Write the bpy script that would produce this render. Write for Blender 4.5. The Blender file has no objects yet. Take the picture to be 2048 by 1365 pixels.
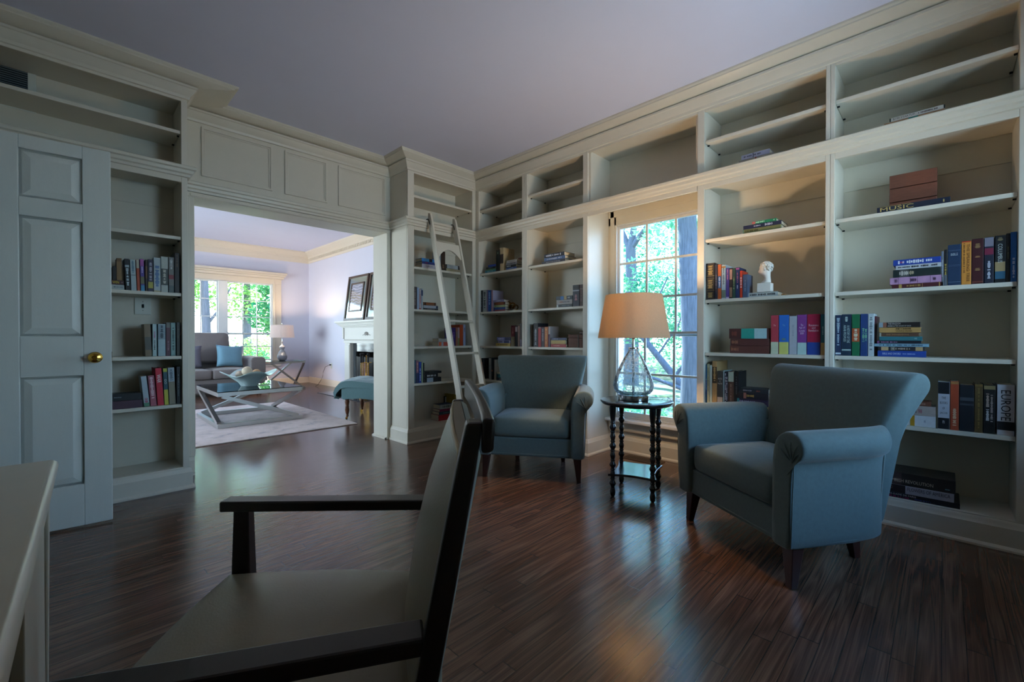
import bpy, bmesh, math, random
from mathutils import Vector, Matrix, Euler
random.seed(7)
E_LAMP, E_LAMP2, E_SUN, E_SKY, EXPO = 40, 60, 34.0, 13.0, -0.3
E_SOUTH, C_SOUTH = 26, (.12, .50, 1.0)
E_LIV, C_LIV = 250, (.80, .86, 1.0)
SC = bpy.context.scene
COL = SC.collection
PI = math.pi
# ------------------------------------------------------------------ camera
F_PX, CAM_Z = 879.8, 1.02
YAW, PIT = math.radians(44.48), math.radians(-0.4467)
FW = Vector((math.cos(YAW)*math.cos(PIT), math.sin(YAW)*math.cos(PIT), math.sin(PIT)))
RT = Vector((math.sin(YAW), -math.cos(YAW), 0.0))
UP = RT.cross(FW)
CAM = Vector((0, 0, CAM_Z))
def pt(u, v, ax, c):
    """where the sight line through photo point (u, v) meets the plane axis ax = c"""
    d = FW + RT*((u-1024)/F_PX) - UP*((v-682.5)/F_PX)
    return CAM + d*((c-CAM[ax])/d[ax])
cam = bpy.data.cameras.new('camera')
cam.sensor_width = 36.0
cam.lens = F_PX/2048*36.0
cam.clip_start = 0.02
cam_ob = bpy.data.objects.new('camera', cam)
COL.objects.link(cam_ob)
m = Matrix((RT, UP, -FW)).transposed().to_4x4()
m.translation = CAM
cam_ob.matrix_world = m
SC.camera = cam_ob

# ------------------------------------------------------------------ materials
def lin(c):
    if isinstance(c, str):
        c = [int(c[i:i+2], 16)/255 for i in (0, 2, 4)]
        return tuple(x/12.92 if x <= .04045 else ((x+.055)/1.055)**2.4 for x in c)
    return tuple(c)
MATS = {}
class NT:
    def __init__(s, name):
        s.m = bpy.data.materials.new(name); s.m.use_nodes = True
        s.t = s.m.node_tree; s.t.nodes.clear()
        s.out = s.n('ShaderNodeOutputMaterial')
    def n(s, typ, **kw):
        nd = s.t.nodes.new(typ)
        for k, v in kw.items():
            if k in nd.inputs.keys() if isinstance(k, str) else False: nd.inputs[k].default_value = v
            else: setattr(nd, k, v)
        return nd
    def l(s, a, b): s.t.links.new(a, b)
    def math(s, op, a, b=None, c=None):
        nd = s.n('ShaderNodeMath'); nd.operation = op
        for i, x in enumerate((a, b, c)):
            if x is None: continue
            if isinstance(x, (int, float)): nd.inputs[i].default_value = x
            else: s.l(x, nd.inputs[i])
        return nd.outputs[0]
    def mix(s, f, a, b, mode='MIX'):
        nd = s.n('ShaderNodeMix'); nd.data_type = 'RGBA'; nd.blend_type = mode
        for i, x in ((0, f), (6, a), (7, b)):
            if isinstance(x, (int, float)): nd.inputs[i].default_value = x
            elif isinstance(x, tuple): nd.inputs[i].default_value = (*x[:3], 1)
            else: s.l(x, nd.inputs[i])
        return nd.outputs[2]
def mat(name, col, rough=.5, metal=0, var=.06, scale=30, bump=0, bscale=None, spec=.5, sheen=0, stretch=None, coat=0):
    if name in MATS: return MATS[name]
    t = NT(name); c = lin(col)
    p = t.n('ShaderNodeBsdfPrincipled')
    tc = t.n('ShaderNodeTexCoord')
    src = tc.outputs['Object']
    if stretch:
        mp = t.n('ShaderNodeMapping'); mp.inputs['Scale'].default_value = stretch
        t.l(src, mp.inputs['Vector']); src = mp.outputs[0]
    nz = t.n('ShaderNodeTexNoise'); nz.inputs['Scale'].default_value = scale; nz.inputs['Detail'].default_value = 4
    t.l(src, nz.inputs['Vector'])
    lo = tuple(max(0, x*(1-var)) for x in c); hi = tuple(min(1, x*(1+var)) for x in c)
    t.l(t.mix(nz.outputs['Fac'], lo, hi), p.inputs['Base Color'])
    p.inputs['Roughness'].default_value = rough; p.inputs['Metallic'].default_value = metal
    p.inputs['Specular IOR Level'].default_value = spec
    if sheen:
        p.inputs['Sheen Weight'].default_value = sheen; p.inputs['Sheen Roughness'].default_value = .4
    if coat: p.inputs['Coat Weight'].default_value = coat; p.inputs['Coat Roughness'].default_value = .12
    if bump:
        nb = t.n('ShaderNodeTexNoise'); nb.inputs['Scale'].default_value = bscale or scale*4; nb.inputs['Detail'].default_value = 3
        t.l(src, nb.inputs['Vector'])
        b = t.n('ShaderNodeBump'); b.inputs['Strength'].default_value = bump; b.inputs['Distance'].default_value = .004
        t.l(nb.outputs['Fac'], b.inputs['Height']); t.l(b.outputs[0], p.inputs['Normal'])
    t.l(p.outputs[0], t.out.inputs[0])
    MATS[name] = t.m
    return t.m
def wood_floor():
    t = NT('dark_oak_strip_floor')
    tc = t.n('ShaderNodeTexCoord'); sp = t.n('ShaderNodeSeparateXYZ'); t.l(tc.outputs['Object'], sp.inputs[0])
    X, Y = sp.outputs[0], sp.outputs[1]
    W = .058
    ry = t.math('DIVIDE', Y, W); row = t.math('FLOOR', ry); fy = t.math('FRACT', ry)
    w1 = t.n('ShaderNodeTexWhiteNoise'); w1.noise_dimensions = '1D'; t.l(row, w1.inputs['W'])
    off = t.math('MULTIPLY', w1.outputs['Value'], 3.1)
    rx = t.math('DIVIDE', t.math('ADD', X, off), 1.15); seg = t.math('FLOOR', rx); fx = t.math('FRACT', rx)
    cb = t.n('ShaderNodeCombineXYZ'); t.l(row, cb.inputs[0]); t.l(seg, cb.inputs[1])
    w2 = t.n('ShaderNodeTexWhiteNoise'); w2.noise_dimensions = '2D'; t.l(cb.outputs[0], w2.inputs['Vector'])
    idv = w2.outputs['Value']
    # grain: stretched along the plank, shifted per plank
    c2 = t.n('ShaderNodeCombineXYZ')
    t.l(t.math('ADD', t.math('MULTIPLY', X, .55), t.math('MULTIPLY', idv, 37.0)), c2.inputs[0])
    t.l(t.math('ADD', t.math('MULTIPLY', Y, 11.0), t.math('MULTIPLY', idv, 11.0)), c2.inputs[1])
    n1 = t.n('ShaderNodeTexNoise'); n1.inputs['Scale'].default_value = 1.6; n1.inputs['Detail'].default_value = 2; n1.inputs['Distortion'].default_value = .4
    t.l(c2.outputs[0], n1.inputs['Vector'])
    rings = t.math('FRACT', t.math('MULTIPLY', n1.outputs['Fac'], 7.0))
    rr = t.math('POWER', t.math('ABSOLUTE', t.math('SUBTRACT', t.math('MULTIPLY', rings, 2.0), 1.0)), 1.6)
    c3 = t.n('ShaderNodeCombineXYZ'); t.l(t.math('MULTIPLY', X, 3.0), c3.inputs[0]); t.l(t.math('MULTIPLY', Y, 300.0), c3.inputs[1])
    n2 = t.n('ShaderNodeTexNoise'); n2.inputs['Scale'].default_value = 1.0; n2.inputs['Detail'].default_value = 3
    t.l(c3.outputs[0], n2.inputs['Vector'])
    g = t.math('ADD', t.math('MULTIPLY', rr, .35), t.math('MULTIPLY', n2.outputs['Fac'], .8))
    dark, mid, lite = lin('33201a'), lin('7c5742'), lin('9a7862')
    base = t.mix(t.math('MULTIPLY', idv, .75), mid, lite)
    colr = t.mix(t.math('MULTIPLY', t.math('SUBTRACT', 1.15, g), .95), base, dark)
    e = t.math('MINIMUM', fy, t.math('SUBTRACT', 1.0, fy)); e2 = t.math('MINIMUM', fx, t.math('SUBTRACT', 1.0, fx))
    gap = t.math('MINIMUM', t.math('MULTIPLY', e, 32.0), t.math('MULTIPLY', e2, 420.0))
    gp = t.math('MINIMUM', gap, 1.0)
    colr = t.mix(gp, lin('0a0605'), colr)
    p = t.n('ShaderNodeBsdfPrincipled'); t.l(colr, p.inputs['Base Color'])
    t.l(t.math('ADD', .15, t.math('MULTIPLY', g, .1)), p.inputs['Roughness'])
    p.inputs['Specular IOR Level'].default_value = .5; p.inputs['Coat Weight'].default_value = .15; p.inputs['Coat Roughness'].default_value = .17
    b = t.n('ShaderNodeBump'); b.inputs['Strength'].default_value = .10; b.inputs['Distance'].default_value = .0015
    t.l(t.math('ADD', t.math('MULTIPLY', gp, .8), t.math('MULTIPLY', g, .25)), b.inputs['Height']); t.l(b.outputs[0], p.inputs['Normal'])
    t.l(p.outputs[0], t.out.inputs[0]); MATS['floor'] = t.m
    return t.m
def glass(name, tint=(1, 1, 1), frost=0.0):
    t = NT(name); tr = t.n('ShaderNodeBsdfTransparent'); tr.inputs[0].default_value = (*tint, 1)
    gl = t.n('ShaderNodeBsdfGlossy'); gl.inputs['Roughness'].default_value = .02
    fr = t.n('ShaderNodeFresnel'); fr.inputs[0].default_value = 1.18 if frost else 1.35
    mx = t.n('ShaderNodeMixShader'); t.l(fr.outputs[0], mx.inputs[0]); t.l(tr.outputs[0], mx.inputs[1]); t.l(gl.outputs[0], mx.inputs[2])
    o = mx.outputs[0]
    if frost:
        tc = t.n('ShaderNodeTexCoord'); vo = t.n('ShaderNodeTexVoronoi'); vo.feature = 'DISTANCE_TO_EDGE'; vo.inputs['Scale'].default_value = 34
        t.l(tc.outputs['Object'], vo.inputs['Vector'])
        nz = t.n('ShaderNodeTexNoise'); nz.inputs['Scale'].default_value = 9; t.l(tc.outputs['Object'], nz.inputs['Vector'])
        k = t.math('MULTIPLY', t.math('LESS_THAN', vo.outputs['Distance'], .06), t.math('GREATER_THAN', nz.outputs['Fac'], .45))
        df = t.n('ShaderNodeBsdfTranslucent'); df.inputs[0].default_value = (.9, .93, .95, 1)
        d2 = t.n('ShaderNodeBsdfDiffuse'); d2.inputs[0].default_value = (.9, .93, .95, 1)
        ad = t.n('ShaderNodeMixShader'); t.l(df.outputs[0], ad.inputs[1]); t.l(d2.outputs[0], ad.inputs[2])
        m2 = t.n('ShaderNodeMixShader'); t.l(t.math('ADD', t.math('MULTIPLY', k, frost), .06), m2.inputs[0]); t.l(o, m2.inputs[1]); t.l(ad.outputs[0], m2.inputs[2]); o = m2.outputs[0]
    t.l(o, t.out.inputs[0]); MATS[name] = t.m
    return t.m
def shade_mat(name, col, trans):
    t = NT(name); c = lin(col)
    tc = t.n('ShaderNodeTexCoord'); nz = t.n('ShaderNodeTexNoise'); nz.inputs['Scale'].default_value = 260; nz.inputs['Detail'].default_value = 2
    t.l(tc.outputs['Object'], nz.inputs['Vector'])
    cc = t.mix(nz.outputs['Fac'], tuple(x*.8 for x in c), tuple(min(1, x*1.15) for x in c))
    d = t.n('ShaderNodeBsdfDiffuse'); t.l(cc, d.inputs[0])
    s = t.n('ShaderNodeBsdfTranslucent'); t.l(cc, s.inputs[0])
    mx = t.n('ShaderNodeMixShader'); mx.inputs[0].default_value = trans
    t.l(d.outputs[0], mx.inputs[1]); t.l(s.outputs[0], mx.inputs[2]); t.l(mx.outputs[0], t.out.inputs[0]); MATS[name] = t.m
    return t.m
def leaf_mat(name, a, b, trans=.45):
    t = NT(name)
    tc = t.n('ShaderNodeTexCoord'); nz = t.n('ShaderNodeTexNoise'); nz.inputs['Scale'].default_value = 2.2; nz.inputs['Detail'].default_value = 6
    t.l(tc.outputs['Object'], nz.inputs['Vector'])
    rp = t.n('ShaderNodeMapRange'); rp.inputs[1].default_value = .35; rp.inputs[2].default_value = .65; t.l(nz.outputs['Fac'], rp.inputs[0])
    cc = t.mix(rp.outputs[0], lin(a), lin(b))
    d = t.n('ShaderNodeBsdfDiffuse'); t.l(cc, d.inputs[0])
    s = t.n('ShaderNodeBsdfTranslucent'); t.l(cc, s.inputs[0])
    mx = t.n('ShaderNodeMixShader'); mx.inputs[0].default_value = trans
    t.l(d.outputs[0], mx.inputs[1]); t.l(s.outputs[0], mx.inputs[2]); t.l(mx.outputs[0], t.out.inputs[0]); MATS[name] = t.m
    return t.m

PAINT = mat('cream_cabinet_paint', 'd5cfbf', .38, var=.03, scale=14, bump=.05, bscale=160)
DOORP = mat('white_door_paint', 'd6d8d0', .4, var=.03, scale=12, bump=.12, bscale=90, stretch=(6, 6, 1))
TRIMW = mat('white_window_paint', 'e4e4e2', .35, var=.02)
CEIL = mat('white_ceiling_paint', 'd9dcf2', .85, var=.02, scale=5)
LWALL = mat('pale_lavender_wall_paint', 'd5d3e0', .5, var=.02, scale=6)
LCROWN = mat('cream_living_trim_paint', 'ddd0bd', .45, var=.02)
WALL = mat('plain_wall_paint', 'cfc9b8', .7, var=.03, scale=8)
FLOOR = wood_floor()
VELVET = mat('grey_teal_velvet', '5d6b69', .85, var=.14, scale=60, bump=.25, bscale=420, spec=.2, sheen=.25)
LEGW = mat('dark_cherry_wood', '3a1d18', .35, var=.25, scale=18, stretch=(8, 8, 1))
ESPR = mat('espresso_wood', '1b1211', .32, var=.3, scale=14, stretch=(1, 9, 9), bump=.06)
VINYL = mat('olive_cream_vinyl', '8f8672', .42, var=.05, scale=40, bump=.12, bscale=240)
PIPE = mat('brass_piping', 'b7a778', .4, var=.1)
BLACKT = mat('black_lacquer', '17191d', .22, var=.2, coat=.4)
CHROME = mat('polished_chrome', 'c9ccd0', .12, 1, var=.02)
STEEL = mat('brushed_steel', 'b8b4b0', .36, 1, var=.05, stretch=(1, 1, 12))
BRASS = mat('polished_brass', 'c39a45', .18, 1, var=.06)
BRONZE = mat('antique_gold_metal', '7a5f34', .35, 1, var=.3, scale=50)
DESKP = mat('cream_desk_paint', 'cfc8b6', .33, var=.05, scale=9, bump=.06)
PAGE = mat('book_paper', 'd8cdb4', .8, var=.12, scale=90, stretch=(20, 1, 20))
MARBLE = mat('white_plaster', 'e6e2d8', .6, var=.05, scale=25)
DARKGAP = mat('black_recess', '0b0b0c', .8, var=.1)
PLATE = mat('cream_switch_plastic', 'd4d6cc', .35, var=.02)
WGLASS = glass('sky_cast_window_glass', (.78, .92, 1.0))  # blue tint stands in for the blue cast of the sky light
CGLASS = glass('clear_window_glass', (.96, 1, .98))
LAMPGL = glass('crackled_lamp_glass', (.97, 1, 1), .45)

# ------------------------------------------------------------------ mesh helpers
class MB:
    def __init__(s): s.v, s.f, s.mi, s.cur = [], [], [], 0
    def add(s, vs, fs, mi=None):
        b = len(s.v); s.v += [tuple(p) for p in vs]
        for f in fs: s.f.append(tuple(i+b for i in f)); s.mi.append(s.cur if mi is None else mi)
    def box(s, x0, x1, y0, y1, z0, z1, mi=None, M=None):
        vs = [(x, y, z) for x in (x0, x1) for y in (y0, y1) for z in (z0, z1)]
        if M is not None: vs = [M @ Vector(p) for p in vs]
        s.add(vs, [(0, 1, 3, 2), (4, 6, 7, 5), (0, 4, 5, 1), (2, 3, 7, 6), (0, 2, 6, 4), (1, 5, 7, 3)], mi)
        return s
    def taper(s, c0, c1, a0, b0, a1, b1, mi=None):
        """square post from centre c0 (half sizes a0, b0) up to c1"""
        vs = []
        for c, a, b in ((c0, a0, b0), (c1, a1, b1)):
            vs += [(c[0]-a, c[1]-b, c[2]), (c[0]+a, c[1]-b, c[2]), (c[0]+a, c[1]+b, c[2]), (c[0]-a, c[1]+b, c[2])]
        s.add(vs, [(3, 2, 1, 0), (4, 5, 6, 7), (0, 1, 5, 4), (1, 2, 6, 5), (2, 3, 7, 6), (3, 0, 4, 7)], mi)
        return s
    def bar(s, p, q, w, h, up=(0, 0, 1), mi=None):
        """straight bar of section w x h from p to q"""
        p, q = Vector(p), Vector(q); d = (q-p).normalized(); u = Vector(up)
        a = d.cross(u)
        if a.length < 1e-4: a = d.cross(Vector((0, 1, 0)))
        a.normalize(); u = a.cross(d)
        vs = [c + a*(sx*w/2) + u*(sy*h/2) for c in (p, q) for sx, sy in ((-1, -1), (1, -1), (1, 1), (-1, 1))]
        s.add(vs, [(3, 2, 1, 0), (4, 5, 6, 7), (0, 1, 5, 4), (1, 2, 6, 5), (2, 3, 7, 6), (3, 0, 4, 7)], mi)
        return s
    def lathe(s, prof, c=(0, 0, 0), n=20, mi=None, axis='z', cap=True):
        b = len(s.v); N = len(prof)
        for r, z in prof:
            for k in range(n):
                a = 2*PI*k/n; x, y = r*math.cos(a), r*math.sin(a)
                p = (x, y, z) if axis == 'z' else ((z, x, y) if axis == 'x' else (x, z, y))
                s.v.append((c[0]+p[0], c[1]+p[1], c[2]+p[2]))
        for i in range(N-1):
            for k in range(n):
                k2 = (k+1) % n
                s.f.append((b+i*n+k, b+i*n+k2, b+(i+1)*n+k2, b+(i+1)*n+k)); s.mi.append(s.cur if mi is None else mi)
        if cap:
            s.f.append(tuple(b+k for k in reversed(range(n)))); s.mi.append(s.cur if mi is None else mi)
            s.f.append(tuple(b+(N-1)*n+k for k in range(n))); s.mi.append(s.cur if mi is None else mi)
        return s
    def tube(s, pts, r, n=8, mi=None, r1=None):
        pts = [Vector(p) for p in pts]; b = len(s.v); up = Vector((0.13, .21, 1)); N = len(pts)
        for i, p in enumerate(pts):
            d = (pts[min(i+1, N-1)]-pts[max(i-1, 0)]).normalized()
            a = d.cross(up)
            if a.length < .05: a = d.cross(Vector((1, 0, 0)))
            a.normalize(); c = a.cross(d)
            rr = r if r1 is None else r+(r1-r)*i/(N-1)
            for k in range(n):
                an = 2*PI*k/n; s.v.append(tuple(p+a*(rr*math.cos(an))+c*(rr*math.sin(an))))
        for i in range(N-1):
            for k in range(n):
                k2 = (k+1) % n; s.f.append((b+i*n+k, b+i*n+k2, b+(i+1)*n+k2, b+(i+1)*n+k)); s.mi.append(s.cur if mi is None else mi)
        s.f.append(tuple(b+k for k in reversed(range(n)))); s.mi.append(s.cur if mi is None else mi)
        s.f.append(tuple(b+(N-1)*n+k for k in range(n))); s.mi.append(s.cur if mi is None else mi)
        return s
    def loft(s, rings, closed=True, cap=True, mi=None):
        b = len(s.v); n = len(rings[0])
        for r in rings: s.v += [tuple(p) for p in r]
        for i in range(len(rings)-1):
            for k in range(n if closed else n-1):
                k2 = (k+1) % n; s.f.append((b+i*n+k, b+i*n+k2, b+(i+1)*n+k2, b+(i+1)*n+k)); s.mi.append(s.cur if mi is None else mi)
        if cap and closed:
            s.f.append(tuple(b+k for k in reversed(range(n)))); s.mi.append(s.cur if mi is None else mi)
            e = b+(len(rings)-1)*n; s.f.append(tuple(e+k for k in range(n))); s.mi.append(s.cur if mi is None else mi)
        return s
    def prism(s, poly, axis, a, b, mi=None):
        """polygon in the two other axes, extruded along axis from a to b"""
        def P(p, t): return (t, p[0], p[1]) if axis == 0 else ((p[0], t, p[1]) if axis == 1 else (p[0], p[1], t))
        n = len(poly); vs = [P(p, a) for p in poly]+[P(p, b) for p in poly]
        fs = [tuple(range(n)), tuple(reversed(range(n, 2*n)))]+[(i, i+n, (i+1) % n+n, (i+1) % n) for i in range(n)]
        s.add(vs, fs, mi); return s
    def ball(s, c, r, n=14, m=8, mi=None, sc=(1, 1, 1)):
        pr = [(max(1e-4, math.sin(PI*i/m)), -math.cos(PI*i/m)) for i in range(m+1)]
        t = MB(); t.lathe(pr, n=n); s.add([(c[0]+x*r*sc[0], c[1]+y*r*sc[1], c[2]+z*r*sc[2]) for x, y, z in t.v], t.f, mi)
        return s
    def obj(s, name, mats, parent=None, smooth=None, bevel=0, subsurf=0, seg=2, loc=None):
        me = bpy.data.meshes.new(name); me.from_pydata(s.v, [], s.f)
        for mm in (mats if isinstance(mats, (list, tuple)) else [mats]): me.materials.append(mm)
        me.polygons.foreach_set('material_index', s.mi)
        bm = bmesh.new(); bm.from_mesh(me); bmesh.ops.recalc_face_normals(bm, faces=bm.faces); bm.to_mesh(me); bm.free()
        if smooth is not None:
            me.polygons.foreach_set('use_smooth', [True]*len(me.polygons))
            if smooth < 180: me.set_sharp_from_angle(angle=math.radians(smooth))
        me.update()
        o = bpy.data.objects.new(name, me); COL.objects.link(o)
        if parent is not None: o.parent = parent
        if loc is not None: o.location = loc
        if bevel:
            b = o.modifiers.new('edge', 'BEVEL'); b.width = bevel; b.segments = seg; b.limit_method = 'ANGLE'; b.angle_limit = math.radians(40)
        if subsurf:
            q = o.modifiers.new('soft', 'SUBSURF'); q.levels = subsurf; q.render_levels = subsurf
        return o
def tag(o, label, cat, group=None, kind=None):
    o['label'] = label; o['category'] = cat
    if group: o['group'] = group
    if kind: o['kind'] = kind
    return o
def empty(name, label, cat, loc=(0, 0, 0), rz=0, group=None):
    o = bpy.data.objects.new(name, None); COL.objects.link(o); o.empty_display_size = .05
    o.location = loc; o.rotation_euler = (0, 0, rz)
    return tag(o, label, cat, group)
def struct(o):
    o['kind'] = 'structure'; return o
def children(o): return [c for c in bpy.data.objects if c.parent == o]
def copy_tree(o, parent=None):
    c = o.copy(); COL.objects.link(c)
    if parent is not None: c.parent = parent; c.matrix_parent_inverse = o.matrix_parent_inverse.copy()
    for k in children(o): copy_tree(k, c)
    return c
def boxes(name, mats, lst, parent=None, bevel=0, smooth=None):
    b = MB()
    for q in lst: b.box(*q)
    return b.obj(name, mats, parent, bevel=bevel, smooth=smooth)
TXT = {}
def text_verts(s):
    """flat lettering centred on the origin, scaled to unit height and unit width"""
    if s in TXT: return TXT[s]
    cu = bpy.data.curves.new('lettering', 'FONT'); cu.body = s; cu.resolution_u = 2
    ob = bpy.data.objects.new('lettering', cu); me = bpy.data.meshes.new_from_object(ob)
    vs = [v.co.copy() for v in me.vertices]; fs = [tuple(p.vertices) for p in me.polygons]
    x0, x1 = min(v.x for v in vs), max(v.x for v in vs); y0, y1 = min(v.y for v in vs), max(v.y for v in vs)
    vs = [((v.x-(x0+x1)/2)/(x1-x0), (v.y-(y0+y1)/2)/(y1-y0)) for v in vs]
    bpy.data.objects.remove(ob); bpy.data.curves.remove(cu); bpy.data.meshes.remove(me)
    TXT[s] = (vs, fs); return TXT[s]
# ------------------------------------------------------------------ the room shell
XR, XB, YF, YO, YO2, ZC = 3.162, 3.507, 3.66, 3.985, 4.25, 2.78
LX, LY, LZ = 3.917, 10.334, 2.94
struct(boxes('floor', FLOOR, [(-2.75, 4.07, -1.1, 10.5, -.1, 0)]))
struct(boxes('ceiling', CEIL, [(-.8, 3.66, -1.1, YO2-.02, ZC, 2.95)]))
struct(boxes('ceiling_living', CEIL, [(-2.75, 4.07, YO2, 10.5, LZ, 3.05)]))
struct(boxes('wall_right', WALL, [(XB, 3.66, -1.1, 1.30, 0, 2.95), (XB, 3.66, 2.14, YO, 0, 2.95), (XB, 3.66, 1.30, 2.14, 0, .30), (XB, 3.66, 1.30, 2.14, 2.04, 2.95)]))
struct(boxes('wall_left', [PAINT], [(-2.75, .678, YO, YO2, 0, 3.05), (2.265, 4.07, YO, YO2, 0, 3.05), (.678, 2.265, YO, YO2, 2.066, 3.05)]))
struct(boxes('wall_west', WALL, [(-.79, -.64, -1.1, 2.55, 0, 2.95), (-.79, -.64, 3.38, YO, 0, 2.95), (-.79, -.64, 2.55, 3.38, 2.06, 2.95)]))
struct(boxes('wall_hall', WALL, [(-2.0, -1.9, 1.6, YO, 0, 2.6), (-1.9, -.79, 1.6, 1.7, 0, 2.6), (-2.0, -.79, 1.6, YO, 2.6, 2.7), (-2.0, -.79, 1.6, YO, -.1, 0)]))
struct(boxes('wall_south', WALL, [(-.79, 1.72, -1.1, -.95, 0, 2.95), (2.8, 3.66, -1.1, -.95, 0, 2.95), (1.72, 2.8, -1.1, -.95, 0, .8), (1.72, 2.8, -1.1, -.95, 2.2, 2.95)]))
struct(boxes('wall_living_far', LWALL, [(-2.75, .335, LY, 10.5, 0, 3.05), (3.155, 4.07, LY, 10.5, 0, 3.05), (.335, 3.155, LY, 10.5, 0, .52), (.335, 3.155, LY, 10.5, 2.17, 3.05)]))
struct(boxes('wall_living_right', LWALL, [(LX, 4.07, YO2, 6.73, 0, 3.05), (LX, 4.07, 8.07, LY, 0, 3.05), (LX, 4.07, 6.73, 8.07, .82, 3.05)]))
struct(boxes('wall_living_left', LWALL, [(-2.75, -2.6, YO2, 5.2, 0, 3.05), (-2.75, -2.6, 9.4, LY, 0, 3.05), (-2.75, -2.6, 5.2, 9.4, 0, .5), (-2.75, -2.6, 5.2, 9.4, 2.3, 3.05)]))

def offs(path, d):
    """shift an open polyline sideways (to its right-hand side) by d with mitred corners"""
    P = [Vector(p) for p in path]; out = []
    for i in range(len(P)):
        ns = []
        if i > 0: e = (P[i]-P[i-1]).normalized(); ns.append(Vector((e.y, -e.x)))
        if i < len(P)-1: e = (P[i+1]-P[i]).normalized(); ns.append(Vector((e.y, -e.x)))
        if len(ns) == 2:
            b = ns[0]+ns[1]; b = b/(b.dot(ns[0]))
        else: b = ns[0]
        out.append(P[i]+b*d)
    return out
def molding(name, path, prof, m, parent=None, smooth=30):
    b = MB(); rings = []
    for d, z in prof: rings.append([(p.x, p.y, z) for p in offs(path, d)])
    b.loft(rings, closed=False)
    return b.obj(name, m, parent, smooth=smooth)
WP = [(-.64, YF), (.593, YF), (.593, YO), (2.306, YO), (2.306, YF), (XR, YF), (XR, -.308), (XB, -.308), (XB, -.95)]
CP = [(-.64, 3.545), (.872, 3.545), (.872, 3.88), (2.18, 3.88), (2.18, 3.555), (3.055, 3.57), (3.04, -.40), (3.40, -.40), (3.40, -.95)]
# crown: lower bed mould on the faces, then the wide cove that runs out to the ceiling line
low = [(0, 2.625), (.010, 2.628), (.014, 2.645), (.030, 2.665), (.044, 2.69), (.052, 2.694), (.052, 2.708), (.03, 2.712)]
b = MB(); rings = [[(p.x, p.y, z) for p in offs(WP, d)] for d, z in low]
w2 = offs(WP, .03)
for t, z in ((.0, 2.713), (.12, 2.714), (.75, 2.742), (.9, 2.752), (.9, 2.76), (.97, 2.766), (1, 2.770), (1, 2.7805)):
    rings.append([(w.x+(c[0]-w.x)*t, w.y+(c[1]-w.y)*t, z) for w, c in zip(w2, CP)])
b.loft(rings, closed=False)
struct(b.obj('trim_1', PAINT, smooth=25))
# ledge mould between the lower and the upper shelves
struct(molding('trim_2', WP[:7], [(0, 2.10), (.012, 2.103), (.015, 2.118), (.026, 2.126), (.03, 2.145), (.042, 2.152), (.044, 2.168), (.036, 2.174), (-.01, 2.174)], PAINT))
BASE = [(.030, 0), (.030, .010), (.022, .020), (.018, .022), (.018, .108), (.012, .118), (.011, .128), (.004, .138), (0, .138)]
struct(molding('baseboard_left', WP[0:3]+[(.676, YO)], BASE, PAINT))
struct(molding('baseboard_corner', [(2.267, YO)]+WP[3:7][:3]+[(XR, 2.193), (XB, 2.193), (XB, 1.258), (XR, 1.258), (XR, -.308), (XB, -.308), (XB, -.95)], BASE, PAINT))
struct(molding('baseboard_living', [(-2.6, LY), (LX, LY), (LX, 8.45)], [(.02, 0), (.02, .012), (.014, .02), (.014, .105), (.008, .125), (0, .13)], LCROWN))
# living room crown with dentils
struct(molding('trim_3', [(-2.6, YO2+.6), (-2.6, LY), (LX, LY), (LX, YO2)], [(0, 2.70), (.012, 2.70), (.016, 2.735), (.018, 2.80), (.03, 2.812), (.034, 2.835), (.075, 2.87), (.10, 2.90), (.125, 2.915), (.13, 2.94)], LCROWN))
b = MB(); y = LY-.06
while y > YO2+.1:
    b.box(LX-.034, LX-.014, y-.026, y, 2.745, 2.795); y -= .05
struct(b.obj('trim_4', LCROWN))
# panelled header over the opening
b = MB()
fx, yo = [(.729, 1.217), (1.314, 1.672), (1.774, 2.251)], YO
for x0, x1 in fx:
    for d, h, yy in ((0, .016, .012), (.016, .012, .006)):
        z0, z1 = 2.235+d, 2.603-d
        b.box(x0+d, x0+d+h, yo-yy, yo, z0, z1); b.box(x1-d-h, x1-d, yo-yy, yo, z0, z1)
        b.box(x0+d, x1-d, yo-yy+.0005, yo, z0, z0+h); b.box(x0+d, x1-d, yo-yy+.0005, yo, z1-h, z1)
struct(b.obj('trim_5', PAINT, bevel=.003))
# casing and lining of the opening
struct(boxes('trim_6', PAINT, [(.595, .682, YO-.016, YO, .138, 2.062), (2.261, 2.304, YO-.016, YO, 0, 2.062), (.595, 2.304, YO-.016, YO, 2.062, 2.098),
    (.61, .655, YO-.022, YO, .14, 2.05), (.655, 2.29, YO-.022, YO, 2.068, 2.09)], bevel=.004))
struct(molding('baseboard_jamb', [(2.265, YO2), (2.265, YO+.002)], [(.0, .0), (.022, 0), (.022, .012), (.006, .02), (0, .02)], PAINT))
struct(boxes('trim_7', TRIMW, [(-.64, -.62, 2.46, 2.55, 0, 2.13), (-.64, -.62, 3.38, 3.47, 0, 2.13), (-.64, -.62, 2.46, 3.47, 2.06, 2.14)], bevel=.004))

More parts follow.
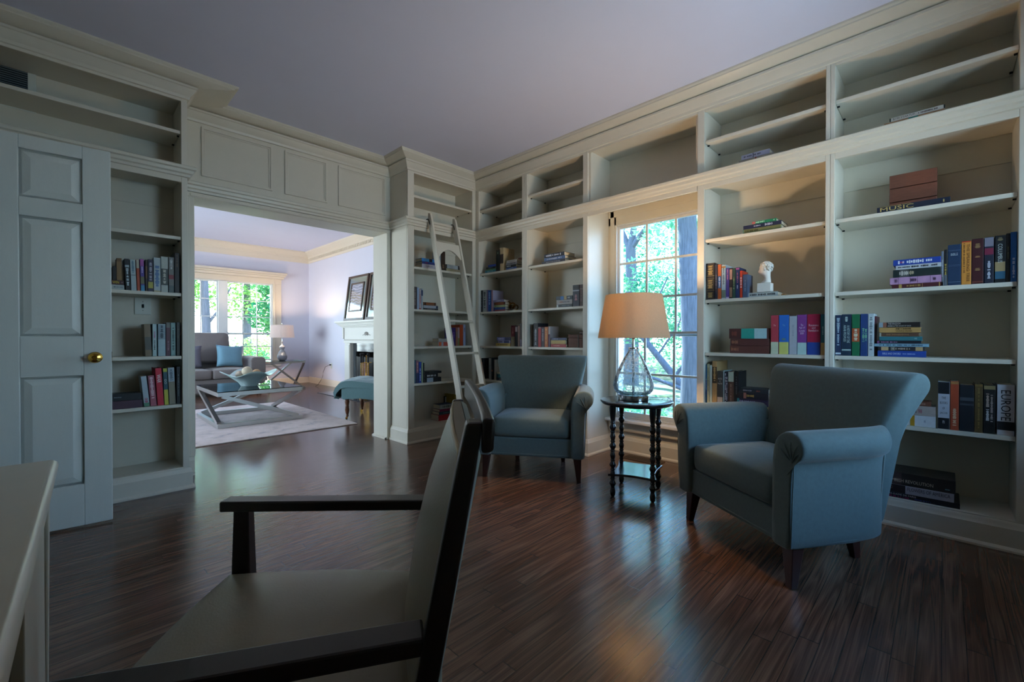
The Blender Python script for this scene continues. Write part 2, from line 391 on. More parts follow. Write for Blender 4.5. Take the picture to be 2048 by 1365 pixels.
# ------------------------------------------------------------------ windows
def window(name, loc, rz, units, z0, z1, meet, cols, ru, rl, gm, wall=.14):
    r = bpy.data.objects.new(name, None); COL.objects.link(r); r.location = loc; r.rotation_euler = (0, 0, rz); struct(r)
    X0, X1 = units[0][0]-.03, units[-1][1]+.03
    fr = [(X0, X0+.012, 0, wall, z0-.04, z1+.03), (X1-.012, X1, 0, wall, z0-.04, z1+.03), (X0, X1, 0, wall, z1+.018, z1+.03), (X0, X1, 0, wall, z0-.05, z0-.038)]
    for a, c in zip(units, units[1:]): fr.append((a[1]+.02, c[0]-.02, -.015, wall, z0-.04, z1+.02))
    boxes('window_frame', TRIMW, fr, r, bevel=.003)
    for x0, x1 in units:
        for lo in (False, True):
            y = .026 if lo else .056; h = .028
            a, c = (z0, meet) if lo else (meet, z1)
            sb = [(x0-.018, x0+.0, y-.014, y+.014, a-.035, c+.03), (x1, x1+.018, y-.014, y+.014, a-.035, c+.03),
                  (x0, x1, y-.014, y+.014, a-(.038 if lo else .02), a), (x0, x1, y-.014, y+.014, c, c+(.02 if lo else .018))]
            boxes('sash', TRIMW, sb, r, bevel=.003)
            bars = []
            for k in range(1, cols): xx = x0+(x1-x0)*k/cols; bars.append((xx-.009, xx+.009, y-.008, y+.008, a, c))
            rows = rl if lo else ru
            for k in range(1, rows): zz = a+(c-a)*k/rows; bars.append((x0, x1, y-.0085, y+.0085, zz-.009, zz+.009))
            boxes('glazing_bars', TRIMW, bars, r, bevel=.002)
            boxes('pane', gm, [(x0, x1, y-.002, y+.001, a, c)], r)
    return r
# library window in its niche
w1 = window('window_1', (XB, 2.14, 0), -PI/2, [(.03, .81)], .355, 2.008, 1.05, 3, 3, 2, WGLASS)
boxes('window_casing', PAINT, [(-.0525, .03, -.018, -.001, .3, 2.163), (.81, .88, -.018, -.001, .3, 2.16), (-.0525, .8815, -.018, -.001, 2.03, 2.1655), (-.03, .012, -.026, -.018, .3, 2.16), (-.05, .88, -.026, -.018, 2.10, 2.163)], w1, bevel=.004)
boxes('window_stool', TRIMW, [(-.051, .88, -.085, -.001, .272, .300), (-.02, .86, -.001, .05, .27, .305)], w1, bevel=.008)
boxes('window_apron', PAINT, [(-.045, .875, -.03, -.001, .185, .271)], w1, bevel=.01)
# soffit of the niche
w2 = window('window_2', (.335, LY, 0), 0, [(.03, .82), (1.015, 1.805), (2.0, 2.79)], .56, 2.14, 1.10, 3, 3, 2, CGLASS)
boxes('window_casing', LCROWN, [(2.82, 2.99, -.02, -.001, .5, 2.28), (2.84, 2.87, -.035, -.02, .5, 2.28), (-.17, .0, -.02, -.001, .5, 2.28), (-.17, 2.99, -.03, -.001, 2.17, 2.28)], w2, bevel=.005)
boxes('window_cornice', LCROWN, [(-.24, 3.02, -.10, -.001, 2.28, 2.33), (-.26, 3.05, -.13, -.001, 2.33, 2.365), (-.28, 3.07, -.16, -.001, 2.365, 2.41)], w2, bevel=.008)
boxes('window_stool', TRIMW, [(-.2, 3.02, -.08, .05, .49, .52), (-.16, 2.98, -.02, -.001, .40, .49)], w2, bevel=.006)
window('window_3', (2.8, -.95, 0), PI, [(.03, 1.05)], .84, 2.16, 1.5, 3, 2, 2, CGLASS)  # unseen window, placed and sized for its light on the armchair
window('window_4', (-2.6, 5.2, 0), PI/2, [(.03, 1.3), (1.45, 2.75), (2.9, 4.17)], .54, 2.26, 1.3, 3, 3, 2, CGLASS)  # unseen windows, put in to light the living room

# ------------------------------------------------------------------ built-in bookcases
GB = 'built-in bookcase units'
def bookcase(label, loc, rz, w, sl, sr, shelves, up, depth=.33, end_l=False, end_r=False, upper_only=False):
    r = empty('bookcase', label, 'bookcase' if not upper_only else 'cabinet', loc, rz, None if upper_only else GB)
    if upper_only: r.name = 'overhead_cabinet'
    zb = 2.166 if upper_only else .004
    D = depth-.012
    e_ = -.0008 if upper_only else .01
    boxes('back_panel', PAINT, [(-e_, w+e_, D, depth, zb, 2.70)]+([] if upper_only else [(.0, w, D-.005, D, 1.94, 2.09)]), r)
    for s in (0, 1):
        x0 = -.018 if s == 0 else w
        if upper_only: x0 = .0008 if s == 0 else w-.0188
        boxes('side_panel', PAINT, [(x0, x0+.018, .02, D-.0005, zb, 2.70)], r)
    if not upper_only:
        ff = [(-sl+.0005, 0, 0, .02, .0, 2.715), (w, w+sr-.0005, 0, .02, 0, 2.715), (0, w, .0, .02, .004, .146), (0, w, 0, .02, 2.064, 2.172), (0, w, 0, .02, 2.608, 2.715)]
        boxes('deck', PAINT, [(.0, w, .02, D, .124, .146)], r)
        boxes('deck', PAINT, [(.0, w, .02, D, 2.09, 2.158)], r)
    else:
        ff = [(.0008, w-.0008, 0, .02, 2.064, 2.172), (.0008, w-.0008, 0, .02, 2.608, 2.715)]
        boxes('deck', PAINT, [(.019, w-.019, .02, D, 2.166, 2.18)], r)
    boxes('deck', PAINT, [(.019*upper_only, w-.019*upper_only, .02, D, 2.62, 2.64)], r)
    boxes('face_frame', PAINT, ff, r, bevel=.0025)
    if end_l: boxes('end_panel', PAINT, [(-sl, -sl+.014, .0205, depth+.012, 0, 2.715)], r)
    if end_r: boxes('end_panel', PAINT, [(w+sr-.014, w+sr, .0205, depth+.012, 0, 2.715)], r)
    for z in shelves+([up] if up else []):
        s = boxes('shelf', PAINT, [(.002, w-.002, .014, D-.001, z-.022, z)], r, bevel=.0015)
        p = MB()
        for x in (.003, w-.015):
            for y in (.05, D-.06): p.box(x, x+.012, y, y+.008, z-.030, z-.0222)
        p.obj('shelf_pins', DARKGAP, s)
    return r
SR = [1.713, 1.287, .914, .545]
SL = [1.714, 1.297, .930, .570]
bookcase('built-in bookcase at the right end, holding the big atlas at its foot', (XR, .461, 0), -PI/2, .709, .0225, .06, SR, 2.410)
bookcase('built-in bookcase right beside the window, holding the white bust', (XR, 1.209, 0), -PI/2, .703, .049, .0225, SR, 2.408, end_l=True)
bookcase('open overhead cabinet spanning above the window niche', (XR, 2.193, 0), -PI/2, .935, 0, 0, [], None, upper_only=True)
bookcase('built-in bookcase between the window and the corner bay, behind the far armchair', (XR, 2.901, 0), -PI/2, .658, .034, .05, SL, 2.408, end_r=True)
bookcase('built-in corner bookcase bay with the brass ornament on a shelf', (XR, 3.613, 0), -PI/2, .644, .047, .034, SL, 2.402)
bookcase('built-in bookcase behind the white library ladder', (2.377, YF, 0), 0, .736, .071, .049, [1.712, 1.298, .932, .570], 2.404, depth=.312, end_l=True)
bookcase('built-in bookcase beside the open white door, with a wall vent', (-.60, YF, 0), 0, 1.158, .039, .035, [1.70, 1.32, .897, .571], 2.412, depth=.312, end_r=True)
# vent, light switch, sockets
r = empty('wall_vent', 'grey louvred wall vent high inside the bookcase above the door', 'vent', (-.31, 3.958, 2.385))
b = MB(); b.box(-.20, .20, -.006, 0, 0, .03); b.box(-.20, .20, -.006, 0, .25, .28); b.box(-.20, -.165, -.006, 0, .03, .25); b.box(.165, .20, -.006, 0, .03, .25)
b.obj('frame', PLATE, r, bevel=.002)
b = MB()
for k in range(17): b.box(-.165, .165, -.006, -.003, .034+k*.0128, .040+k*.0128)
b.obj('louvres', mat('grey_vent_metal', '5f6a70', .4), r)
boxes('recess', DARKGAP, [(-.165, .165, -.002, 0, .03, .25)], r)
def plate(label, cat, name, loc, rz, w, h, holes):
    r = empty(name, label, cat, loc, rz)
    boxes('cover_plate', PLATE, [(-w/2, w/2, -.006, 0, -h/2, h/2)], r, bevel=.002)
    return r
r = plate('cream double switch plate on the bookcase back beside the door', 'light switch', 'light_switch', (.383, 3.9565, 1.238), 0, .088, .118, 0)
boxes('toggle', DARKGAP, [(-.005, .005, -.016, -.0062, -.012, .012)], r, bevel=.001)
boxes('screw', DARKGAP, [(-.002, .002, -.0075, -.0062, .028, .032), (-.002, .002, -.0075, -.0062, -.032, -.028)], r)
r = plate('cream wall socket with a black plug at the bookcase above the near armchair', 'outlet', 'wall_outlet', (3.479, .44, .822), -PI/2, .075, .118, 0)
b = MB(); b.lathe([(.016, 0), (.016, -.004)], (0, -.006, .022), 12, axis='y'); b.obj('socket_face', PLATE, r)
boxes('plug', DARKGAP, [(-.018, .018, -.035, -.0065, -.036, -.016)], r, bevel=.003)
r = plate('cream wall socket with a black cord in the living room', 'outlet', 'wall_outlet', (LX-.002, 9.14, .43), -PI/2, .07, .115, 0)
boxes('socket_face', PLATE, [(-.016, .016, -.008, -.0062, -.04, -.006)], r)
b = MB(); b.tube([(0, -.03, .02), (.03, -.06, .015), (-.06, -.10, -.02), (-.12, -.12, -.13), (-.10, -.14, -.22), (-.14, -.16, -.30), (-.2, -.2, -.40), (-.22, -.24, -.424)], .004, 6)
b.box(-.012, .012, -.04, -.0085, .008, .032)
b.obj('power_cord', DARKGAP, r)
r = empty('floor_vent', 'brown metal floor register on the boards under the window', 'vent', (3.375, 1.785, .001), PI/2)
b = MB(); b.box(-.165, .165, -.065, -.05, 0, .005); b.box(-.165, .165, .05, .065, 0, .005); b.box(-.165, -.15, -.05, .05, 0, .005); b.box(.15, .165, -.05, .05, 0, .005)
b.obj('frame', mat('bronze_vent_metal', '6d5a48', .4, .6), r, bevel=.001)
b = MB()
for k in range(20): b.box(-.148+k*.015, -.141+k*.015, -.05, .05, 0, .004)
b.obj('grille', mat('bronze_vent_metal', '6d5a48'), r)
boxes('recess', DARKGAP, [(-.15, .15, -.05, .05, 0, .0012)], r)

# ------------------------------------------------------------------ open door
dr = bpy.data.objects.new('door_1', None); COL.objects.link(dr); dr.location = (-.597, 3.349, .012); dr.rotation_euler = (0, 0, math.radians(-5.13)); struct(dr)
DW, DT, DH = .784, .035, 2.03
st, mu = .112, .10; pw = (DW-2*st-mu)/2
rails = [(0, .222), (.805, 1.015), (1.625, 1.72), (1.962, DH)]
b = MB(); b.box(0, st, 0, DT, 0, DH); b.box(DW-st, DW, 0, DT, 0, DH); b.box(st+pw, st+pw+mu, 0, DT, 0, DH)
for z0, z1 in rails:
    b.box(st, st+pw, 0, DT, z0, z1); b.box(st+pw+mu, DW-st, 0, DT, z0, z1)
b.obj('door_frame', DOORP, dr, bevel=.003)
for (za, zb) in ((.222, .805), (1.015, 1.625), (1.72, 1.962)):
    for x0 in (st, st+pw+mu):
        b = MB(); x1 = x0+pw
        for y0, yf, sg in ((.013, .004, 1), (DT-.013, DT-.004, -1)):
            q = .012; i = .042
            A = [(x0, y0, za), (x1, y0, za), (x1, y0, zb), (x0, y0, zb)]
            B = [(x0+q, y0, za+q), (x1-q, y0, za+q), (x1-q, y0, zb-q), (x0+q, y0, zb-q)]
            Cc = [(x0+i, yf, za+i), (x1-i, yf, za+i), (x1-i, yf, zb-i), (x0+i, yf, zb-i)]
            b.loft([A, B, Cc]);
        b.obj('door_panel', DOORP, dr)
b = MB()
for sg in (-1, 1):
    y0 = 0 if sg < 0 else DT
    pr = [(.0305, 0), (.030, .004), (.012, .008), (.010, .022), (.018, .032), (.026, .040), (.028, .048), (.024, .056), (.012, .060), (.009, .057)]
    b.lathe([(r_, y0+sg*q) for r_, q in pr], (DW-.066, 0, .90), 24, axis='y')
b.obj('door_handle', BRASS, dr, smooth=40)
boxes('latch_plate', BRASS, [(DW-.002, DW+.0015, .006, .029, .87, .93)], dr)
# ------------------------------------------------------------------ armchairs
def soft_box(x0, x1, y0, y1, z0, z1, n=10, dome=.0, r=.03):
    """cushion: rounded box with domed top, as a grid-based closed surface"""
    b = MB(); rings = []
    def rr(k, ins):
        pts = []
        cx0, cx1, cy0, cy1 = x0+ins, x1-ins, y0+ins, y1-ins; q = max(.004, r-ins*.3)
        for (cx, cy, a0) in ((cx1-q, cy1-q, 0), (cx0+q, cy1-q, 90), (cx0+q, cy0+q, 180), (cx1-q, cy0+q, 270)):
            for t in range(5):
                a = math.radians(a0+t*22.5); pts.append((cx+q*math.cos(a), cy+q*math.sin(a)))
        return [(x, y, k) for x, y in pts]
    h = z1-z0; e = min(.022, h*.3)
    for ins, z in ((e*1.6, z0), (e*.5, z0+e*.3), (0, z0+e), (0, z1-e), (e*.4, z1-e*.3), (e*1.3, z1)): rings.append(rr(z, ins))
    W = min(x1-x0, y1-y0)/2
    for t in (.25, .5, .75, .93): rings.append(rr(z1+dome*(1-(1-t)**2), e*1.3+(W-e*1.3)*t*.97))
    b.loft(rings); return b
def make_armchair(label):
    R0 = empty('armchair', label, 'armchair', (0, 0, 0), 0, 'grey-teal rolled-arm armchairs')
    # base with rounded rear corners
    def plan(hw, yb, z, yf=-.035):
        p = [(-hw, yf), (hw, yf)]
        for t in range(0, 9):
            a = PI*t/8; c, s_ = math.cos(a), math.sin(a)
            p.append((hw*(abs(c)**.55)*(1 if c >= 0 else -1), .26+(yb-.26)*(abs(s_)**.6)))
        return [(x, y, z) for x, y in p]
    b = MB(); b.loft([plan(.370, .49, .168), plan(.374, .50, .18), plan(.378, .515, .30)])
    b.obj('seat_base', VELVET, R0, smooth=40, bevel=.006)
    b = MB(); c = plan(.375, .502, .184); b.tube(c+[c[0]], .004, 6); b.obj('piping', VELVET, R0, smooth=60)
    for s in (1, -1):
        prof = [(.286, .169), (.286, .18), (.286, .46), (.288, .53), (.296, .585), (.315, .622), (.345, .643), (.383, .650), (.418, .640), (.442, .612), (.447, .578), (.436, .550), (.416, .533), (.394, .526), (.388, .50), (.384, .38), (.379, .18), (.3785, .169)]
        rings = []
        for y, ox, sc in ((-.064, 0, .80), (-.058, 0, .93), (-.046, 0, .99), (-.03, 0, 1), (.10, 0, 1), (.22, 0, 1), (.32, -.004, 1), (.38, -.016, 1), (.43, -.05, .98), (.455, -.08, .92), (.465, -.10, .80)):
            cx, cz = .345, .42; rg = []
            for x, z in prof:
                k = (x-.286)/.16
                xx = x+ox*max(0, k); zz = z
                if sc < 1:
                    m_ = 1-(1-sc)*.55
                    xx = cx+(xx-cx)*m_; zz = z if z < .2 else .17+(z-.17)*(1-(1-sc)*.12)
                rg.append((s*xx, y, zz))
            rings.append(rg)
        b = MB(); b.loft(rings); arm = b.obj('arm', VELVET, R0, smooth=50, subsurf=1)
        b = MB()
        for (ex, ez) in ((.300, .590), (.335, .630), (.383, .643), (.425, .625), (.437, .585)):
            P0 = Vector((s*.392, -.0655, .528)); P1 = Vector((s*ex, -.052, ez)); md = (P0+P1)/2+Vector((0, -.008, .004))
            b.tube([P0, md, P1], .0026, 5, r1=.0012)
        b.obj('pleats', VELVET, arm, smooth=60)
        b = MB(); b.tube([(s*.394, -.055, .525), (s*.3905, -.0565, .42), (s*.386, -.056, .30), (s*.380, -.054, .18)], .003, 5)
        b.obj('piping', VELVET, arm, smooth=60)
    b = MB(); rings = []
    for z, dy, sx in ((.172, 0, .99), (.30, .015, 1.0), (.45, .034, 1.008), (.53, .046, 1.010), (.555, .048, .985)):
        o_, i_ = [], []
        for t in range(0, 17):
            a = .45+(PI-.9)*t/16; c, s_ = math.cos(a), math.sin(a); q = abs(c)**.55*(1 if c >= 0 else -1); w_ = abs(s_)**.6
            o_.append((.377*sx*q, .26+(.242+dy)*w_, z)); i_.append((.325*sx*q, .26+(.19+dy)*w_, z))
        rings.append(o_+i_[::-1])
    b.loft(rings); b.obj('outside_back', VELVET, R0, smooth=50)
    # back: rolled over towards the rear, sides curving out
    prof = [(.405, .33), (.418, .46), (.442, .60), (.466, .70), (.486, .78), (.505, .832), (.533, .862), (.572, .873), (.612, .862), (.64, .835), (.65, .80), (.642, .768), (.620, .745), (.592, .70), (.572, .60), (.556, .45), (.545, .30), (.532, .18), (.45, .18)]
    def hw(z): return .285+.082*min(1, max(0, (z-.40)/.40))**1.2+.012*max(0, (z-.75)/.1)
    rings = []
    for t, sh in ((-1.0, .78), (-.995, .90), (-.965, .98), (-.90, 1), (-.7, 1), (-.35, 1), (0, 1), (.35, 1), (.7, 1), (.90, 1), (.965, .98), (.995, .90), (1.0, .78)):
        rg = []
        for y, z in prof:
            w_ = hw(z); x = t*w_
            back = .035*abs(t)**4*max(0, (z-.3)/.55)
            cy, cz = .545, .60
            yy = y+back
            if sh < 1: yy = (cy+back)+(yy-cy-back)*(.35+.65*(sh-.5)/.5); zz = z if z < .3 else .3+(z-.3)*(1-(1-sh)*.10)
            else: zz = z
            rg.append((x, yy, zz))
        rings.append(rg)
    b = MB(); b.loft(rings); bk = b.obj('backrest', VELVET, R0, smooth=60, subsurf=1)
    b = MB()
    for s in (1, -1):
        for (ey, ez) in ((.535, .845), (.575, .862), (.620, .853), (.652, .82)):
            P0 = Vector((s*.350, .600, .735)); P1 = Vector((s*.352, ey+.018, ez-.008)); md = (P0+P1)/2+Vector((s*.009, 0, 0))
            b.tube([P0, md, P1], .0028, 5, r1=.0012)
    b.obj('pleats', VELVET, bk, smooth=60)
    soft_box(-.283, .283, -.052, .42, .302, .445, dome=.022, r=.045).obj('seat_cushion', VELVET, R0, smooth=55, subsurf=1)
    for x, y, dx, dy in ((-.330, .005, -.012, -.018), (.330, .005, .012, -.018), (-.185, .455, -.006, .03), (.185, .455, .006, .03)):
        b = MB(); b.taper((x+dx, y+dy, .0005), (x, y, .175), .015, .015, .029, .029); b.obj('leg', LEGW, R0, bevel=.003)
    return R0
a1 = make_armchair('grey-teal armchair with its back to the corner bay, beside the ladder')
a2 = copy_tree(a1); a2['label'] = 'grey-teal armchair right of the spindle table, its rolled arm towards the viewer'
a1.location = (2.36, 2.124, 0); a1.rotation_euler = (0, 0, math.atan2(.546, .838)-PI/2)
a2.location = (2.27, .716, 0); a2.rotation_euler = (0, 0, math.atan2(-.552, .835)-PI/2)

# ------------------------------------------------------------------ spindle table and lamp
T = empty('side_table', 'small round black spindle-legged table in front of the window', 'table', (2.64, 1.445, 0), math.radians(19.5))
b = MB(); b.lathe([(.19, .578), (.214, .582), (.222, .588), (.222, .592), (.230, .596), (.233, .602), (.230, .608), (.222, .611), (.10, .6115), (.001, .6115)], n=48, cap=True)
b.obj('tabletop', BLACKT, T, smooth=35)
def bobbin(z0, z1, n):
    pr = [(.012, z0)]; h = (z1-z0)
    zs = z0
    for k in range(n):
        a = z0+h*k/n; hh = h/n
        big = .0215 if k % 2 == 0 else .018
        pr += [(.012, a+hh*.04), (.0135, a+hh*.12), (big*.9, a+hh*.30), (big, a+hh*.42), (big*.85, a+hh*.56), (.0125, a+hh*.74), (.0115, a+hh*.80), (.0155, a+hh*.86), (.0155, a+hh*.92)]
    pr += [(.012, z1)]
    return pr
lg = []
for sx in (-1, 1):
    for sy in (-1, 1):
        b = MB(); b.lathe([(.009, .0005), (.015, .01), (.018, .03), (.013, .055)]+bobbin(.06, .48, 7)+[(.016, .50), (.019, .53), (.021, .56), (.021, .578)], (sx*.143, sy*.123, 0), 14)
        lg.append(b.obj('leg', BLACKT, T, smooth=60))
pl = []
for k, (ax, ay) in enumerate(((-.172, -.148), (.172, -.148), (.172, .148), (-.172, .148))):
    nx, ny = ((.172, -.148), (.172, .148), (-.172, .148), (-.172, -.148))[k]
    for t in range(8):
        f = t/8; x, y = ax+(nx-ax)*f, ay+(ny-ay)*f; q = 1-.16*math.sin(PI*f)
        pl.append((x*(q if k % 2 else 1), y*(q if k % 2 == 0 else 1)))
b = MB(); b.prism(pl, 2, .135, .15); b.obj('lower_shelf', BLACKT, T, bevel=.002)
Lm = empty('table_lamp', 'glass table lamp with a tan drum shade on the spindle table', 'lamp', (2.632, 1.462, .612))
b = MB(); b.lathe([(.096, 0), (.100, .003), (.100, .030), (.096, .033), (.001, .033)], n=40); b.obj('base_disc', CHROME, Lm, smooth=35)
gp = [(.080, .0335), (.108, .042), (.125, .064), (.130, .092), (.124, .13), (.108, .175), (.086, .225), (.062, .272), (.042, .305), (.032, .320), (.030, .332)]
b = MB(); b.lathe(gp+[(r_-.003, z) for r_, z in reversed(gp)], n=40, cap=False); b.obj('glass_body', LAMPGL, Lm, smooth=60)
b = MB(); b.lathe([(.030, .333), (.035, .335), (.035, .341), (.031, .343), (.001, .343)], n=28); b.obj('collar', CHROME, Lm, smooth=35)
b = MB(); b.lathe([(.0075, .0335), (.0075, .3325)], n=12); b.lathe([(.011, .3435), (.009, .40), (.013, .405), (.013, .50), (.004, .5055)], n=16); b.obj('stem', CHROME, Lm, smooth=40)
SHT = shade_mat('tan_linen_shade', 'd8c2a4', .46)
b = MB(); b.lathe([(.230, .405), (.181, .688), (.1785, .688), (.2275, .405)], n=56, cap=False); b.obj('lamp_shade', SHT, Lm, smooth=60)
b = MB()
for k in range(3):
    a = 2*PI*k/3+.4; b.tube([(0, 0, .676), (.174*math.cos(a), .174*math.sin(a), .676)], .002, 6)
b.tube([(0, 0, .455), (.04, .02, .50), (.045, .025, .62), (0, 0, .678)], .002, 6); b.lathe([(.004, .675), (.007, .683), (.003, .69), (.008, .697), (.001, .704)], n=12)
b.obj('finial', BRASS, Lm, smooth=40)
BULB = None
def bulb_mat(name, col, s):
    t = NT(name); e = t.n('ShaderNodeEmission'); e.inputs[0].default_value = (*col, 1); e.inputs[1].default_value = s
    t.l(e.outputs[0], t.out.inputs[0]); return t.m
b = MB(); b.lathe([(.012, .506), (.016, .52), (.029, .547), (.030, .564), (.022, .582), (.001, .591)], n=16); b.obj('bulb', bulb_mat('warm_bulb', (1, .60, .26), 18), Lm, smooth=60)
b = MB(); b.tube([(.07, -.02, .012), (.16, -.10, .004), (.225, -.13, .006), (.245, -.15, -.02), (.27, -.19, -.25), (.30, -.25, -.42), (.34, -.36, -.57), (.36, -.50, -.604), (.30, -.62, -.606)], .0022, 6)
b.obj('cord', mat('clear_grey_cord', '9aa4a8', .3), Lm, smooth=60)

# ------------------------------------------------------------------ library ladder
Ld = empty('library_ladder', 'white wooden rolling library ladder leaning on the corner bookcase', 'ladder', (2.673, 3.05, 0))
def ly(z): return 3.57-(2.19-z)*.27-3.05
for x in (-.151, .151):
    b = MB(); w = .080
    pr = [(ly(.012), .012), (ly(.012)+w, .012), (ly(2.16)+w, 2.16), (ly(2.16)+w, 2.225), (ly(2.225)+w*.55, 2.245), (ly(2.225)+.008, 2.235), (ly(2.18), 2.18)]
    pr = [p if p[0] < .575 else (.575, p[1]) for p in pr]
    b.prism(pr, 0, x-.011, x+.011); b.obj('side_rail', PAINT, Ld, bevel=.004)
for z in (.272, .577, .882, 1.187):
    b = MB(); b.box(-.1395, .1395, ly(z)+.004, ly(z)+.056, z-.022, z); b.obj('tread', PAINT, Ld, bevel=.004)
b = MB(); pr = [(-.1395, 1.80)]
for k in range(13):
    t = k/12; x = -.13+.26*t; pr.append((x, 1.80+.085*math.sin(PI*t)**.8))
pr += [(.1395, 1.80), (.1395, 1.955), (-.1395, 1.955)]
b.prism(pr, 1, 0, .02)
o = b.obj('arched_header', PAINT, Ld, bevel=.002)
for v in o.data.vertices: v.co.y += ly(v.co.z)+.012
for x in (-.151, .151):
    b = MB(); b.tube([(x-.0165, .535, 2.125), (x-.0165, .548, 2.165), (x-.0165, .565, 2.182), (x-.0165, .592, 2.182)], .0045, 8); b.obj('hook', DARKGAP, Ld, smooth=60)

# ------------------------------------------------------------------ desk chair in the foreground
K = empty('desk_chair', 'dark wood open-arm chair with olive-cream upholstery beside the desk', 'chair', (.494, .655, 0), math.atan2(.799, .602))
# local: x across (+ far side), y forward, z up; the back leans away (-y)
def by(z): return .009-(z-.67)*.185
pz = [.0, .40, .55, .70, .85, .912]
for s in (-1, 1):
    rings = []
    for z in (pz if s < 0 else pz[:-1]+[.871]):
        y = by(z) if z > .4 else by(.4)-(.4-z)*.10
        x = .2405 if s > 0 else -.247; a, c = .010 if s > 0 else .0165, (.0105 if z > .9 else .013 if z > .8 else .0145 if z > .5 else .018)
        rings.append([(x-a, y-c, z), (x+a, y-c, z), (x+a, y+c, z), (x-a, y+c, z)])
    b = MB(); b.loft(rings); b.obj('back_post', ESPR, K, bevel=.004)
    rings = []
    for z, q in ((.0, .014), (.42, .021), (.617, .0165)):
        x, y = s*.302, .475
        rings.append([(x-q, y-q, z), (x+q, y-q, z), (x+q, y+q, z), (x-q, y+q, z)])
    b = MB(); b.loft(rings); b.obj('front_leg', ESPR, K, bevel=.003)
    b = MB(); p0, p1 = Vector((s*.238, by(.64)+.015, .629)), Vector((s*.298, .515, .629))
    b.bar(p0, p1, .044, .024); b.obj('armrest', ESPR, K, bevel=.004)
# top rail, gently curved
b = MB(); rings = []
for k in range(9):
    t = -1+2*k/8; x = t*.268; y0 = -.0445-.006*(1-t*t)
    rings.append([(x, y0+.001, .872), (x, y0-.015, .874), (x, y0-.017, .917), (x, y0+.0, .918)])
b.loft(rings); b.obj('top_rail', ESPR, K, bevel=.005, smooth=40)
b = MB(); b.box(-.23, .23, by(.47)-.012, by(.47)+.012, .47, .51); b.box(-.232, .232, .455, .485, .36, .41)
b.box(-.232, .232, by(.38)-.01, by(.38)+.01, .33, .38)
for s in (-1, 1): b.bar((s*.245, by(.38), .385), (s*.298, .47, .385), .03, .05)
b.obj('seat_rail', ESPR, K, bevel=.003)
# upholstered back panel, bulging forward, with welt
def panel(f0, f1, zs, hwid, ex=2.6):
    rg = []
    for z, p in zs:
        row = []
        for k in range(9):
            t = -1+2*k/8; row.append((t*hwid, by(z)+f0+f1*p*(1-abs(t)**ex), z))
        rg.append(row)
    return rg
zs = [(.505, .0), (.515, .5), (.56, .9), (.66, 1), (.76, .85), (.845, .45), (.8695, .15)]
b = MB(); fr = panel(.008, .038, zs, .2295); bk_ = panel(-.006, .0, zs, .2295)
b.loft(fr, closed=False)
n0 = len(b.v); b.loft(bk_, closed=False)
E1 = [k for k in range(9)]; 
m_ = len(zs)
edge = [k for k in range(9)]+[r*9+8 for r in range(1, m_)]+[(m_-1)*9+k for k in range(7, -1, -1)]+[r*9 for r in range(m_-2, 0, -1)]
for i in range(len(edge)):
    a, c = edge[i], edge[(i+1) % len(edge)]; b.f.append((a, c, c+n0, a+n0)); b.mi.append(0)
up = b.obj('back_upholstery', VINYL, K, smooth=50)
b = MB(); b.tube([(-.229, by(.507)+.010, .507)]+[(-.229, by(z)+.010, z) for z in (.6, .7, .8, .866)]+[(x, by(.868)+.012+.006*(1-(x/.23)**2), .868) for x in (-.12, 0, .12)]+[(.229, by(z)+.010, z) for z in (.866, .8, .7, .6, .507)], .0035, 6)
b.obj('welt', PIPE, up, smooth=60)
b = MB(); zb = [(z, min(1, q_*3)) for z, q_ in zs]; bo = panel(-.0085, -.0185, zb, .2298, 16); b2 = panel(-.0075, .0, zb, .2298)
b.loft(bo, closed=False); n0 = len(b.v); b.loft(b2, closed=False)
for i in range(len(edge)):
    a, c = edge[i], edge[(i+1) % len(edge)]; b.f.append((a, c, c+n0, a+n0)); b.mi.append(0)
b.obj('outside_back', mat('window_lit_back_vinyl', '9ab4b0', .4, var=.05), K, smooth=50)  # teal of the window light put into the outer back's colour
# seat: trapezoid with bowed edges and crowned top
rings = []
def seat_ring(ins, z):
    p = []; N = 12
    for k in range(N+1):
        t = -1+2*k/N; p.append((t*(.285-ins), .505+.022*(1-t*t)-ins))
    for k in range(1, N):
        f = k/N; p.append((.285+(.218-.285)*f+.022*math.sin(PI*f)-ins, .505+(.008-.505)*f))
    for k in range(N+1):
        t = 1-2*k/N; p.append((t*(.214-ins), .008+ins*.5))
    for k in range(1, N):
        f = 1-k/N; p.append((-(.285+(.218-.285)*f+.022*math.sin(PI*f)-ins), .505+(.008-.505)*f))
    return [(x, y, z) for x, y in p]
for ins, z in ((.014, .412), (.002, .418), (0, .43), (.0, .458), (.012, .474)): rings.append(seat_ring(ins, z))
last = rings[-1]; cx_, cy_ = 0, .26
for q, z in ((.92, .482), (.80, .491), (.62, .498), (.40, .502), (.15, .503)): rings.append([(cx_+(x-cx_)*q, cy_+(y-cy_)*q, z) for x, y, _ in last])
b = MB(); b.loft(rings); b.obj('seat', VINYL, K, smooth=60)

